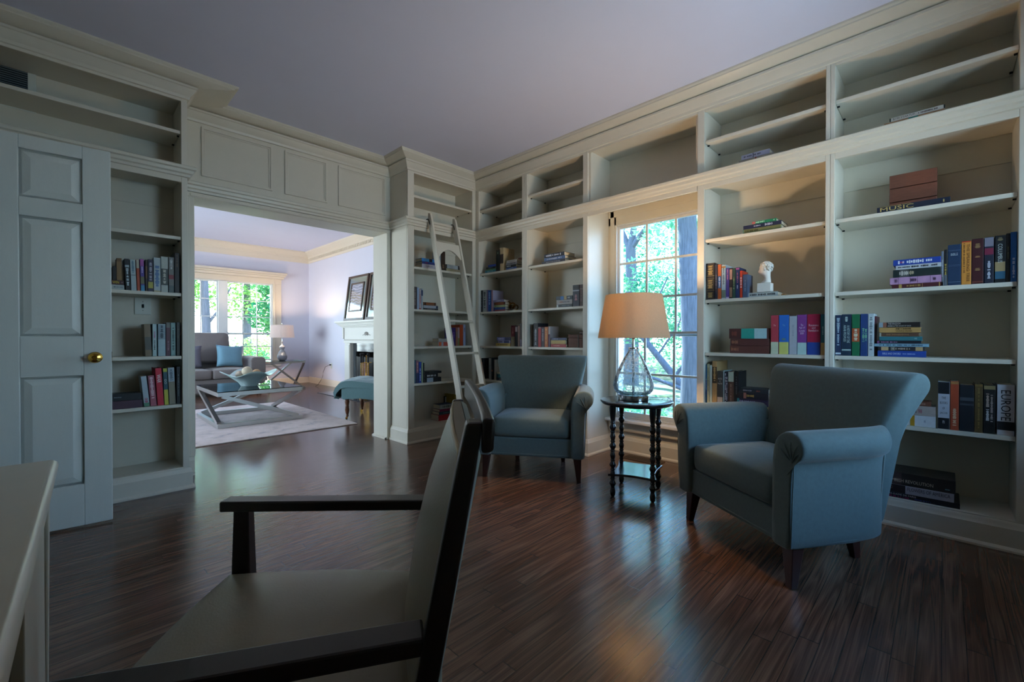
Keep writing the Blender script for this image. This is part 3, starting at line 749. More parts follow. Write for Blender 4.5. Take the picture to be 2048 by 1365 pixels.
# ------------------------------------------------------------------ desk at the left edge
D = empty('desk', 'cream painted desk with a moulded edge at the open door', 'desk', (-.337, .70, 0), math.radians(-1.6))
b = MB(); rings = []
for ins, z in ((.014, .714), (.008, .717), (.007, .724), (.001, .728), (0, .735), (.002, .743), (.007, .748), (.010, .750), (.014, .7505)):
    rings.append([(-.27+ins, -.72+ins, z), (.307-ins, -.72+ins, z), (.307-ins, .722-ins, z), (-.27+ins, .722-ins, z)])
b.loft(rings); b.obj('desktop', DESKP, D, smooth=35)
for x in (-.235, .272):
    for y in (-.68, .685):
        b = MB(); b.taper((x, y, .0005), (x, y, .711), .016, .016, .022, .022); b.obj('leg', DESKP, D, bevel=.003)
boxes('side_panel', DESKP, [(-.25, -.235, -.655, .66, .12, .711)], D, bevel=.002)
boxes('side_panel', DESKP, [(.272, .287, .27, .66, .12, .711)], D, bevel=.002)
boxes('inner_panel', DESKP, [(-.21, .255, .27, .285, .12, .711)], D, bevel=.002)
boxes('end_panel', DESKP, [(-.21, .248, .675, .69, .12, .711), (-.21, .248, -.69, -.675, .55, .711)], D, bevel=.002)
# ------------------------------------------------------------------ living room beyond the opening
SOFA = mat('taupe_sofa_fabric', '77706f', .9, var=.1, scale=70, bump=.2, bscale=300, sheen=.3)
S = empty('sofa', 'taupe upholstered sofa under the living room windows', 'sofa', (1.65, 8.92, 0))
boxes('seat_base', SOFA, [(-1.0, 1.0, .05, .98, .06, .30)], S, bevel=.02)
for x0, x1 in ((-1.0, -.76), (.74, .985)):
    b = MB(); pr = [(x0, .302), (x0, .60), (x0+.02, .645), (x0+.06, .665), (x1-.06, .665), (x1-.02, .645), (x1, .60), (x1, .302)]
    b.prism(pr, 1, .10, .96); b.obj('arm', SOFA, S, smooth=50, bevel=.015)
b = MB(); b.prism([(.74, .302), (.80, .80), (.90, .82), (.98, .80), (.98, .302)], 0, -.759, .739); b.obj('back_frame', SOFA, S, bevel=.02)
for x0, x1 in ((-.995, .125), (.13, .998)):
    soft_box(x0 if x0 > -.9 else -.755, x1 if x1 < .9 else .735, .0, .70, .302, .46, dome=.02, r=.04).obj('seat_cushion', SOFA, S, smooth=50)
for x0, x1 in ((-.75, -.10), (-.09, .52)):
    b = soft_box(x0, x1, -.10, .44, -.1, .10, dome=.05, r=.07)
    o = b.obj('back_cushion', SOFA, S, smooth=50); o.location = (0, .66, .66); o.rotation_euler = (math.radians(76), 0, 0)
for x in (-.9, .88):
    for y in (.14, .9):
        b = MB(); b.taper((x, y, .0005), (x, y, .06), .025, .025, .035, .035); b.obj('foot', DARKGAP, S)
def pillow(name, label, m, loc, rot, w, h, tk=.075):
    b = MB(); N = 12; F = []; Bk = []
    for side in (1, -1):
        for i in range(N+1):
            for j in range(N+1):
                u, v = -1+2*i/N, -1+2*j/N
                pin = 1-.07*(1-abs(u))*abs(v)**3-.07*(1-abs(v))*abs(u)**3
                th = tk*((1-u**4)*(1-v**4))**.55
                b.v.append((u*w/2*(1-.08*(1-v*v)*abs(u)), side*th, v*h/2*(1-.08*(1-u*u)*abs(v))))
    n = (N+1)**2
    for s_ in (0, n):
        for i in range(N):
            for j in range(N):
                a = s_+i*(N+1)+j; b.f.append((a, a+1, a+N+2, a+N+1) if s_ else (a, a+N+1, a+N+2, a+1)); b.mi.append(0)
    o = b.obj(name, m, None, smooth=180)
    bm = bmesh.new(); bm.from_mesh(o.data); bmesh.ops.remove_doubles(bm, verts=bm.verts, dist=.0005); bm.to_mesh(o.data); bm.free()
    o.location = loc; o.rotation_euler = rot
    return o
tag(pillow('throw_pillow', '', mat('pale_blue_linen', '6f98ac', .8, bump=.2), (2.10, 9.225, .686), (math.radians(-16), math.radians(4), math.radians(6)), .43, .40), 'pale blue square throw pillow on the sofa, beside its window-end arm', 'pillow')
tag(pillow('throw_pillow', '', mat('grey_woven_linen', '6b6a78', .85, bump=.3), (1.43, 9.22, .686), (math.radians(-18), 0, math.radians(-4)), .50, .40), 'grey woven throw pillow in the middle of the sofa', 'pillow')
tag(pillow('throw_pillow', '', mat('pale_pink_linen', 'b8aab8', .85, bump=.2), (2.28, 9.44, .69), (math.radians(-6), 0, math.radians(-72)), .22, .36, .045), 'pale pink throw pillow half hidden behind the blue one on the sofa', 'pillow')
# rug
RUGM = NT('distressed_cream_rug'); t = RUGM
tc = t.n('ShaderNodeTexCoord'); nz = t.n('ShaderNodeTexNoise'); nz.inputs['Scale'].default_value = 5; nz.inputs['Detail'].default_value = 9; nz.inputs['Roughness'].default_value = .75
t.l(tc.outputs['Object'], nz.inputs['Vector'])
rp = t.n('ShaderNodeValToRGB'); t.l(nz.outputs['Fac'], rp.inputs[0])
rp.color_ramp.elements[0].position = .30; rp.color_ramp.elements[0].color = (*lin('8b8794'), 1)
rp.color_ramp.elements[1].position = .62; rp.color_ramp.elements[1].color = (*lin('d6c6c2'), 1)
e = rp.color_ramp.elements.new(.45); e.color = (*lin('c9b9b2'), 1)
p = t.n('ShaderNodeBsdfPrincipled'); p.inputs['Roughness'].default_value = .95; t.l(rp.outputs[0], p.inputs['Base Color']); t.l(p.outputs[0], t.out.inputs[0])
b = MB(); b.box(-1.95, 2.42, 4.93, 7.46, .0006, .011)
tag(b.obj('area_rug', t.m, bevel=.003), 'distressed cream and grey area rug under the glass coffee table', 'rug')
# x-frame glass tables
def xtable(name, label, loc, w, d, h, s, glass_in, rz=0):
    r = empty(name, label, 'table', loc, rz)
    t_ = s
    def ring(z): return [(-w/2, w/2, -d/2, -d/2+t_, z, z+t_), (-w/2, w/2, d/2-t_, d/2, z, z+t_), (-w/2, -w/2+t_, -d/2+t_, d/2-t_, z, z+t_), (w/2-t_, w/2, -d/2+t_, d/2-t_, z, z+t_)]
    boxes('top_frame', STEEL, ring(h-t_-.008), r, bevel=.002); boxes('base_frame', STEEL, ring(.0006), r, bevel=.002)
    boxes('glass_top', GT, [(-w/2+.001, w/2-.001, -d/2+.001, d/2-.001, h-.0078, h)], r)
    a, c, zt, zb = w/2-t_/2, d/2-t_/2, h-t_-.008, t_
    for p0, q0 in (((-a+t_*.6, -c, zt), (a-t_*.6, -c, zb)), ((a-t_*.6, c, zt), (-a+t_*.6, c, zb)), ((-a, c-t_*.6, zt), (-a, -c+t_*.6, zb)), ((a, -c+t_*.6, zt), (a, c-t_*.6, zb))):
        b = MB(); b.bar(p0, q0, t_*.9, t_*.9); b.obj('diagonal_leg', STEEL, r)
    return r
GT = NT('smoky_table_glass'); t = GT
tr = t.n('ShaderNodeBsdfTransparent'); tr.inputs[0].default_value = (.55, .68, .72, 1); gl = t.n('ShaderNodeBsdfGlossy'); gl.inputs['Roughness'].default_value = .01
fr = t.n('ShaderNodeFresnel'); fr.inputs[0].default_value = 1.9; mx = t.n('ShaderNodeMixShader'); t.l(fr.outputs[0], mx.inputs[0]); t.l(tr.outputs[0], mx.inputs[1]); t.l(gl.outputs[0], mx.inputs[2]); t.l(mx.outputs[0], t.out.inputs[0])
GT = t.m
xtable('coffee_table', 'glass coffee table on crossed brushed-steel legs over the rug', (1.63, 6.25, .0112), .90, 1.10, .405, .045, True)
xtable('end_table', 'glass end table on crossed dark steel legs beside the sofa', (3.035, 9.35, 0), .64, .62, .565, .035, True)
# bowl with balls
Bw = empty('glass_bowl', 'wide wavy-rimmed white glass bowl on the coffee table', 'bowl', (1.62, 6.20, .4166))
b = MB(); rings = []
N = 40
for r_, z, wv in ((.001, .006, 0), (.085, .0, 0), (.09, .004, 0), (.12, .05, .0), (.18, .10, .010), (.24, .14, .022), (.285, .16, .032), (.286, .166, .032), (.235, .147, .022), (.175, .108, .010), (.115, .058, 0), (.07, .018, 0), (.001, .014, 0)):
    rings.append([((r_*(1+.10*math.cos(4*2*PI*k/N)*(r_ > .15)))*math.cos(2*PI*k/N), (r_*(1+.10*math.cos(4*2*PI*k/N)*(r_ > .15)))*math.sin(2*PI*k/N), z+wv*math.cos(4*2*PI*k/N)) for k in range(N)])
b.loft(rings, cap=False); b.obj('bowl', mat('milky_glass', 'b9d0d2', .15, var=.04), Bw, smooth=60)
for k, (dx, dy, dz, r_, c, lb) in enumerate(((-.03, -.03, .185, .060, 'c9b89f', 'large pale ball on top of the others in the glass bowl'), (.095, .045, .150, .052, 'b99672', 'tan ball at the right in the glass bowl'), (-.085, .075, .142, .048, 'b8a896', 'small grey-tan ball at the left in the glass bowl'))):
    b = MB(); b.ball((0, 0, 0), r_, 18, 12); o = b.obj('decorative_ball', mat('woven_ball_%s' % c, c, .7, var=.2, scale=60, bump=.4), None, smooth=180, loc=(1.62+dx, 6.20+dy, .4166+dz))
    tag(o, lb, 'ball', 'balls in the glass bowl')
# living room lamp
L2 = empty('table_lamp', 'grey ribbed gourd lamp with a lit white shade on the end table', 'lamp', (3.03, 9.36, .566))
b = MB(); pr = [(.05, 0), (.056, .006)]
for k in range(13):
    z = .012+k*.0125; rad = .062+.03*math.sin(PI*min(1, (k+1)/13)**.8)
    pr += [(rad-.004, z), (rad, z+.004), (rad, z+.008), (rad-.004, z+.011)]
pr += [(.055, .18), (.032, .205), (.03, .215), (.042, .235), (.052, .255), (.05, .275), (.035, .295), (.018, .31), (.014, .33), (.014, .36), (.01, .38)]
b.lathe(pr, n=28); b.obj('ceramic_body', mat('grey_ribbed_ceramic', '8f8f96', .35, var=.08), L2, smooth=50)
b = MB(); b.lathe([(.222, .452), (.198, .70), (.1955, .70), (.2195, .452)], n=44, cap=False); b.obj('lamp_shade', shade_mat('white_linen_shade', 'f0e6e2', .5), L2, smooth=60)
b = MB(); b.lathe([(.006, .38), (.006, .70), (.012, .71), (.012, .735), (.002, .742)], n=12)
for k in range(3): a = 2*PI*k/3; b.tube([(0, 0, .695), (.196*math.cos(a), .196*math.sin(a), .695)], .002, 6)
b.obj('finial', CHROME, L2, smooth=40)
b = MB(); b.ball((.04, 0, .56), .03, 12, 8); b.obj('bulb', bulb_mat('white_bulb', (1, .78, .55), 25), L2, smooth=180)
# tufted bench with rolled end
Bn = empty('tufted_bench', 'grey-teal tufted bench with a rolled end and turned legs', 'bench', (2.45, 5.33, 0), math.radians(-45))
TEAL = mat('grey_teal_linen', '5f8086', .85, var=.1, scale=60, bump=.2, bscale=300, sheen=.4)
prof = [(-.06, .275), (-.115, .30), (-.125, .36), (-.10, .42), (-.05, .475), (.02, .50), (.10, .505), (.22, .49), (.40, .468), (.62, .46), (.85, .468), (1.02, .49), (1.14, .505), (1.22, .50), (1.29, .475), (1.34, .42), (1.365, .36), (1.355, .30), (1.30, .275)]
low = [(-.03, .262), (0, .25), (.2, .262), (.4, .235), (.62, .215), (.85, .235), (1.05, .262), (1.24, .25), (1.27, .262)]
b = MB(); b.prism(low+[(1.27, .40), (1.1, .43), (.62, .385), (.15, .43), (-.03, .40)], 1, -.04, .59); b.obj('bench_base', TEAL, Bn, bevel=.01)
M_, b = 14, MB(); rings = []
import bisect
def top_at(i, f): return prof[i]
cols = []
dense = []
for (x0, z0), (x1, z1) in zip(prof, prof[1:]):
    for q in range(4): dense.append((x0+(x1-x0)*q/4, z0+(z1-z0)*q/4))
dense.append(prof[-1])
for (x, z) in dense:
    row = []
    for j in range(M_+1):
        y = -.05+.65*j/M_
        dim = 0
        if z > .44:
            for tx in range(9):
                for ty in range(3):
                    cx, cy = .08+tx*.135, .06+ty*.2+(.1 if tx % 2 else 0)
                    dim += .022*math.exp(-((x-cx)**2+(y-cy)**2)/.0012)
        e = .02*(abs(2*j/M_-1)**6)
        row.append((x, y, z-dim-e))
    rings.append(row)
b.loft(rings, closed=False)
n0 = len(b.v); R_ = len(rings)
for i, row in enumerate(rings):
    for y in (row[0][1], row[-1][1]): b.v.append((row[0][0]*.985+.01, y, max(.262, min(row[0][2]-.075, .40))))
for i in range(R_-1):
    a0, a1 = n0+2*i, n0+2*i+2
    b.f.append((i*(M_+1), (i+1)*(M_+1), a1, a0)); b.mi.append(0)
    b.f.append((i*(M_+1)+M_, (i+1)*(M_+1)+M_, a1+1, a0+1)); b.mi.append(0)
b.obj('tufted_cushion', TEAL, Bn, smooth=70)
b = MB()
for tx in range(9):
    for ty in range(3):
        cx, cy = .08+tx*.135, .06+ty*.2+(.1 if tx % 2 else 0)
        if cy > .55: continue
        zz = min(dense, key=lambda q: abs(q[0]-cx)+(1 if q[1] < .44 else 0))[1]
        b.ball((cx, cy, zz-.020), .010, 8, 5, sc=(1, 1, .6))
o = b.obj('buttons', TEAL, Bn, smooth=180); o['kind'] = 'stuff'
for x in (.03, 1.21):
    for y in (0, .56):
        b = MB(); b.lathe([(.008, .03), (.014, .032), (.018, .05), (.013, .06), (.02, .075), (.028, .12), (.022, .15), (.026, .16), (.02, .168), (.028, .21), (.030, .225), (.022, .235), (.028, .245), (.028, .262)], (x, y, 0), 14)
        lgo = b.obj('leg', mat('walnut_turned_wood', '5a3420', .3, var=.2, scale=12), Bn, smooth=50)
        b = MB(); b.lathe([(.014, -.007), (.015, -.003), (.015, .003), (.014, .007)], (x-.008, y, .0155), 12, axis='y'); b.box(x-.012, x+.006, y-.010, y+.010, .024, .036); b.obj('caster', BRASS, lgo)
# fireplace
FP = empty('fireplace', 'white carved fireplace mantel on the living room right wall', 'fireplace', (LX, 7.40, 0), -PI/2)
MW = mat('white_mantel_paint', 'dcdad2', .4, var=.02)
# local x: left to right (towards the viewer), y into the wall
boxes('pilaster', MW, [(-.895, -.68, -.10, -.001, .0006, .915), (-.885, -.69, -.112, -.10, .10, .88), (-.905, -.67, -.118, -.001, .0006, .10)], FP, bevel=.004)
boxes('pilaster', MW, [(.68, .895, -.10, -.001, .0006, .915), (.69, .885, -.112, -.10, .10, .88), (.67, .905, -.118, -.001, .0006, .10)], FP, bevel=.004)
boxes('frieze', MW, [(-.895, .895, -.11, -.001, .9155, 1.21), (-.90, .90, -.122, -.11, .9155, .955)], FP, bevel=.003)
b = MB()
for k in range(58): b.box(-.89+k*.031, -.89+k*.031+.017, -.124, -.111, .962, .99)
b.obj('dentil_band', MW, FP)
for x0 in (-.95, .9005): boxes('corbel', MW, [(x0, x0+.0495, -.13, -.001, .995, 1.21)], FP, bevel=.012)
b = MB()
for k in range(9):
    a = -PI+PI*k/8; b.tube([(.0, -.113, 1.07), (.045*math.cos(a), -.118, 1.07-.035*math.sin(a)), (.085*math.cos(a), -.113, 1.075-.05*math.sin(a))], .006, 5)
for s in (-1, 1): b.tube([(s*.03, -.113, 1.06), (s*.09, -.116, 1.075), (s*.14, -.113, 1.065)], .005, 5)
b.obj('carved_ornament', mat('aged_grey_paint', '8d8a84', .6), FP, smooth=50)
b = MB()
for d, z0, z1 in ((.125, 1.2105, 1.232), (.15, 1.232, 1.255), (.175, 1.255, 1.28), (.20, 1.28, 1.30), (.225, 1.30, 1.335)): b.box(-.86-d, .86+d, -d, -.001, z0, z1)
b.obj('mantel_shelf', MW, FP, bevel=.005)
boxes('slip', mat('dark_marble', '3b4248', .12, var=.4, scale=6, coat=.5), [(-.68, -.58, -.03, -.001, .0006, .915), (.58, .68, -.03, -.001, .0006, .915), (-.58, .58, -.03, -.001, .76, .915)], FP)
boxes('firebox', DARKGAP, [(-.66, -.60, .001, .50, .0006, .80), (.60, .66, .001, .50, .0006, .80), (-.66, .66, .45, .50, .0006, .80), (-.66, .66, .001, .50, .78, .815)], FP)
b = MB(); b.box(3.27, LX-.125, 6.56, 8.25, .0006, .008)
tag(b.obj('hearth_slab', mat('dark_marble', '3b4248')), 'dark stone hearth slab on the floor before the fireplace', 'hearth')
# folding fire screen and tool set
FS = empty('fire_screen', 'black mesh folding screen standing before the firebox', 'fire screen', (3.72, 7.20, .0085), -PI/2)
MESH = mat('black_mesh', '101010', .5, var=.3, scale=200)
for x0, y0, x1, y1 in ((-.47, .03, -.28, -.04), (-.279, -.04, .27, -.04), (.271, -.04, .47, .03)):
    b = MB(); b.bar((x0, y0, .34), (x1, y1, .34), .006, .66); b.obj('screen_panel', MESH, FS)
TS = empty('fireplace_tools', 'brass fireplace tool set with black knob handles', 'tools', (3.47, 6.76, .0085), -PI/2)
b = MB(); b.lathe([(.11, 0), (.115, .008), (.10, .02), (.02, .03), (.009, .04), (.009, .70), (.014, .71), (.001, .72)], n=20)
b.tube([(-.09, 0, .60), (0, 0, .60), (.09, 0, .60)], .006, 8); b.tube([(0, -.09, .60), (0, .09, .60)], .006, 8); b.obj('stand', BRASS, TS, smooth=50)
for k, (x, y) in enumerate(((-.085, -.01), (-.005, -.085), (.085, -.01))):
    b = MB(); b.lathe([(.006, .09), (.006, .60)], (x, y, 0), 8); b.box(x-.03, x+.03, y-.006, y+.006, .05, .15)
    tl = b.obj('tool', BRASS, TS, smooth=40)
    b = MB(); b.lathe([(.010, .60), (.014, .61), (.012, .66), (.016, .70), (.014, .71)], (x, y, 0), 12); b.ball((x, y, .735), .026, 12, 8); b.obj('handle', DARKGAP, tl, smooth=60)
# carved log holder panel beside the tools
b = MB(); b.box(-.11, .11, -.01, .01, 0, .60)
for k in range(11):
    for j in range(5): b.ball((-.085+j*.042, -.011, .04+k*.05), .014, 8, 5, sc=(1, .4, 1))
o = b.obj('carved_panel', mat('carved_brown_wood', '6d4a3c', .6, var=.3, scale=30)); o.location = (3.58, 6.995, .0085); o.rotation_euler = (0, 0, -PI/2)
tag(o, 'carved brown wooden panel leaning between the fire screen and the tools', 'panel')
# pair of framed mirrors leaning on the mantel
FRM = mat('dark_walnut_frame', '4a352a', .35, var=.25, scale=14)
MIR = NT('etched_mirror'); t = MIR
tc = t.n('ShaderNodeTexCoord'); wv = t.n('ShaderNodeTexWave'); wv.wave_type = 'RINGS'; wv.inputs['Scale'].default_value = 6; wv.inputs['Distortion'].default_value = 9; wv.inputs['Detail'].default_value = 3
t.l(tc.outputs['Object'], wv.inputs['Vector'])
g1 = t.n('ShaderNodeBsdfGlossy'); g1.inputs['Roughness'].default_value = .08; g1.inputs[0].default_value = (.75, .8, .82, 1)
d1 = t.n('ShaderNodeBsdfDiffuse'); d1.inputs[0].default_value = (*lin('b9b6c4'), 1)
mx = t.n('ShaderNodeMixShader'); t.l(t.math('MULTIPLY', wv.outputs['Fac'], .8), mx.inputs[0]); t.l(g1.outputs[0], mx.inputs[1]); t.l(d1.outputs[0], mx.inputs[2]); t.l(mx.outputs[0], t.out.inputs[0])
MIR = t.m; SILV = mat('silvered_glass_border', 'aebfbf', .12, .9, var=.05)
for yc, lb in ((7.835, 'dark-framed etched mirror leaning on the mantel, the one nearer the window'), (6.975, 'dark-framed etched mirror leaning on the mantel, the one nearer the opening')):
    r = empty('framed_mirror', lb, 'mirror', (LX-.14, yc, 1.336), -PI/2, 'pair of mirrors on the mantel')
    TL = Matrix.Rotation(math.radians(-7.5), 4, 'X')
    def tb(nm, mt, lst, par=r, bv=.003):
        b = MB()
        for q in lst: b.box(*q, M=TL)
        return b.obj(nm, mt, par, bevel=bv)
    w, h = .40, .86
    tb('frame', FRM, [(-w, -w+.045, -.02, .02, .003, h), (w-.045, w, -.02, .02, .003, h), (-w+.045, w-.045, -.02, .02, .003, .048), (-w+.045, w-.045, -.02, .02, h-.045, h)])
    tb('glass_border', SILV, [(-w+.045, w-.045, -.004, .012, .048, h-.045)], bv=0)
    tb('inner_frame', FRM, [(-.255, -.225, -.016, -.0045, .17, h-.14), (.225, .255, -.016, -.0045, .17, h-.14), (-.225, .225, -.016, -.0045, .17, .20), (-.225, .225, -.016, -.0045, h-.17, h-.14)])
    tb('etched_glass', MIR, [(-.225, .225, -.008, -.0045, .20, h-.17)], bv=0)
# ------------------------------------------------------------------ books
BM = {}
def bmat(c, r=.45):
    k = c+str(r)
    if k not in BM: BM[k] = mat('book_cloth_'+c, c, r, var=.12, scale=45, bump=.08, bscale=260)
    return BM[k]
def face(side, u, v, ins):
    ax, c = (0, XR+ins) if side == 'R' else (1, YF+ins)
    return pt(u, v, ax, c)
def lettering(par, s, col, M, sx, sz, vert=False, nm='spine_lettering'):
    """flat printed words on a spine; M = centre (x, z); sx, sz = size along and across the reading direction"""
    vs, fs = text_verts(s); b = MB(); cx, cz, y = M
    b.add([((cx+q*sz, y, cz-p*sx) if vert else (cx+p*sx, y, cz+q*sz)) for p, q in vs], fs)
    return b.obj(nm, bmat(col, .5), par)
def marks(par, col, M, sx, sz, vert, seed):
    """small printing on a spine that cannot be made out"""
    rn = random.Random(seed); b = MB(); cx, cz, y = M; p = -.5
    while p < .47:
        w = min(.05, max(.008, sz/sx*rn.uniform(.3, .75))); hh = rn.choice((.62, .66, .9, 1))
        q = [(p, -hh/2), (min(.5, p+w), -hh/2), (min(.5, p+w), hh/2), (p, hh/2)]
        b.add([((cx+d*sz, y, cz-c*sx) if vert else (cx+c*sx, y, cz+d*sz)) for c, d in q], [(0, 1, 2, 3)])
        p += w*1.25+.004
        if rn.random() < .2: p += w+.01
    return b.obj('spine_lettering', bmat(col, .5), par)
NBOOK = [0]
def book(side, z, X0, X1, ins, h, col, label, grp, o, flat=False, zoff=0, depth=None):
    """upright: X0..X1 is the thickness; flat: X0..X1 is the length along the shelf and h the thickness. X = distance along the face from its start"""
    NBOOK[0] += 1
    w = X1-X0; g = .0006
    d = depth or o.get('d') or (min(.255, max(.11, .68*(w if flat else h))))
    d = min(d, (.312 if side == 'R' else .294)-ins)
    c = bmat(o.get('cov', col)); b = MB()
    cv = .0022; b.cur = 0
    if flat:
        b.box(g, w-g, 0, .003, 0, h-g); b.box(g, w-g, .003, d, 0, cv); b.box(g, w-g, .003, d, h-g-cv, h-g)
    else:
        b.box(g, w-g, 0, .003, 0, h); b.box(g, g+cv, .003, d, 0, h); b.box(w-g-cv, w-g, .003, d, 0, h)
    r = b.obj('book', c, bevel=.0012)
    b = MB(); q = .0035 if not o.get('pb') else .0003
    if flat: b.box(g+q, w-g-q, .0032, d-q, cv+.0001, h-g-cv-.0001)
    else: b.box(g+cv+.0001, w-g-cv-.0001, .0032, d-q, q, h-q)
    b.obj('page_block', PAGE, r)
    for (a0, a1, bc) in o.get('b', []):
        if flat: boxes('spine_band', bmat(bc), [(g+(w-2*g)*a0, g+(w-2*g)*a1, -.0005, 0, .0008, h-g-.0008)], r)
        else: boxes('spine_band', bmat(bc), [(g+.0006, w-g-.0006, -.0005, 0, h*a0, h*a1)], r)
    y = -.0011
    for t in o.get('t', []):
        s, tc, pos, ln, th = t[:5]; ori = t[5] if len(t) > 5 else ('h' if flat else 'v'); off = t[6] if len(t) > 6 else .5
        if flat: lettering(r, s, tc, (w*pos, h*off, y), w*ln, h*th)
        elif ori == 'v': lettering(r, s, tc, (w*off, h*pos, y), h*ln, w*th, True)
        else: lettering(r, s, tc, (w*.5, h*pos, y), w*ln, h*th)
    for k in o.get('m', []):
        mc, pos, ln, th = k[:4]; off = k[4] if len(k) > 4 else .5
        if flat: marks(r, mc, (w*pos, h*off, y), w*ln, h*th, False, NBOOK[0])
        else: marks(r, mc, (w*off, h*pos, y), h*ln, w*th, True, NBOOK[0])
    if side == 'R': r.location = (XR+ins, -X0, z+zoff); r.rotation_euler = (0, 0, -PI/2)
    else: r.location = (X0, YF+ins, z+zoff)
    lean = o.get('lean', 0)
    if lean:   # tops lean to +local x when positive
        e = Euler((0, math.radians(lean), r.rotation_euler[2]))
        Rm = Matrix.Rotation(r.rotation_euler[2], 4, 'Z') @ Matrix.Rotation(math.radians(lean), 4, 'Y')
        r.rotation_euler = Rm.to_euler()
        if lean > 0: r.location.z += w*math.sin(math.radians(lean))
    if flat and o.get('yaw'):
        r.rotation_euler[2] += math.radians(o['yaw'])
    tag(r, label, 'book', grp)
    return r
def ucoord(side, u, ins):
    p = face(side, u, 676, ins); return -p.y if side == 'R' else p.x
BAYS = {'R': [(-3.613, -2.969), (-2.901, -2.243), (-1.209, -.506), (-.461, .248)], 'L': [(-.60, .558), (2.377, 3.113)]}
def fit(side, a, b):
    for lo, hi in BAYS[side]:
        if lo-.05 < (a+b)/2 < hi+.05: return max(a, lo+.0015), min(b, hi-.0015)
    return a, b
def shelf_row(side, z, grp, items, ins=.03):
    for it in items:
        u0, u1, vt, col, label = it[:5]; o = it[5] if len(it) > 5 else {}
        i2 = o.get('ins', ins)
        h = face(side, (u0+u1)/2, vt, i2).z-z
        book(side, z+.0008, *fit(side, ucoord(side, u0, i2), ucoord(side, u1, i2)), i2, h, col, label, grp, o)
def shelf_stack(side, z, grp, um, vt, items, ins=.03, base=0.0):
    """items from the bottom up: u0, u1, weight, colour, label, options"""
    H = face(side, um, vt, ins).z-z-base; W = sum(i[2] for i in items); zz = base
    for it in items:
        u0, u1, wt, col, label = it[:5]; o = it[5] if len(it) > 5 else {}
        t = H*wt/W; i2 = o.get('ins', ins)
        book(side, z+.0008, *fit(side, ucoord(side, u0, i2), ucoord(side, u1, i2)), i2, t, col, label, grp, o, True, zz)
        zz += t
    return z+zz
Z1, Z2, Z3, Z4, Z0, ZU = 1.713, 1.287, .914, .545, .146, 2.158
# ---- end bookcase (R)
G = 'books in the end bookcase'
shelf_stack('R', ZU, G, 1831, 224, [
    (1765, 1886, 2.6, 'a27a55', 'tan book with a teal spine patch, under the 100 STARTUP book', {'b': [(.42, .58, '1d8a7c')], 'm': [('4d2f1c', .25, .3, .45), ('4d2f1c', .78, .36, .45)]}),
    (1776, 1887, 1.0, 'cfccc2', 'white-spined book reading 100 STARTUP, on top of the highest end-bookcase shelf', {'b': [(0, .025, '10211f'), (.975, 1, '10211f')], 't': [('$100 STARTUP', '3a3432', .27, .40, .55)], 'm': [('5a4a4a', .70, .34, .4)]})], ins=.05)
shelf_stack('R', Z1, G, 1825, 405, [(1752, 1899, 1, '1c2436', 'navy book with gold title MUSIC lying before the wooden box', {'d': .125, 't': [('MUSIC', 'c9b06a', .285, .47, .62)], 'm': [('a89055', .27, .44, .12, .93), ('c9b06a', .915, .02, .5)]})], ins=.03)
BX = empty('wooden_box', 'reddish-brown plank box standing behind the navy MUSIC book', 'box', (XR+.165, -.02, Z1+.0008), -PI/2)
yl, yr = ucoord('R', 1777, .165), ucoord('R', 1872, .165); BX.location = (XR+.165, -yl, Z1+.0008); w = yr-yl
RB = mat('reddish_plank_wood', '7a4a38', .55, var=.35, scale=22, stretch=(1, 1, 8), bump=.2)
h = .235
for k in range(3): boxes('plank', RB, [(0, w, 0, .012, .002+k*h/3, (k+1)*h/3-.002)], BX, bevel=.0015)
boxes('box_side', RB, [(0, .01, .0122, .13, 0, h), (w-.01, w, .0122, .13, 0, h), (.01, w-.01, .118, .13, 0, h), (.01, w-.01, .0122, .118, 0, .01), (.01, w-.01, .0122, .118, h-.01, h)], BX)
zt = shelf_stack('R', Z2, G, 1833, 517, [
    (1783, 1886, .55, '4a1d22', 'maroon gilt-banded book at the bottom of the stack beside the navy bible', {'b': [(.14, .2, 'a88a4a'), (.92, .94, 'a88a4a'), (.6, .61, 'a88a4a')], 'm': [('a88a4a', .45, .3, .5)]}),
    (1778.5, 1884, .9, 'b086a8', 'pink book in the stack beside the navy bible', {'m': [('4a3048', .13, .06, .6), ('4a3048', .47, .12, .6), ('4a3048', .86, .06, .5)], 'b': [(.17, .175, '4a3048'), (.4, .405, '4a3048'), (.54, .545, '4a3048'), (.78, .785, '4a3048')]}),
    (1785, 1881, 1.0, '1d2a28', 'dark green-black book between the pink one and the white one', {'b': [(.14, .34, '4a4b48')], 'm': [('c8c0b4', .24, .2, .6), ('b8a888', .40, .1, .5)]}),
    (1790, 1882, .55, 'b9bcc0', 'white book under the bright blue one in the stack beside the bible', {'m': [('23262c', .40, .68, .4), ('23262c', .86, .14, .5)]}),
    (1785, 1881, .75, '1f3f96', 'bright blue book topping the stack beside the navy bible', {'m': [('d8dce6', .48, .74, .55), ('c05068', .2, .1, .3)]})])
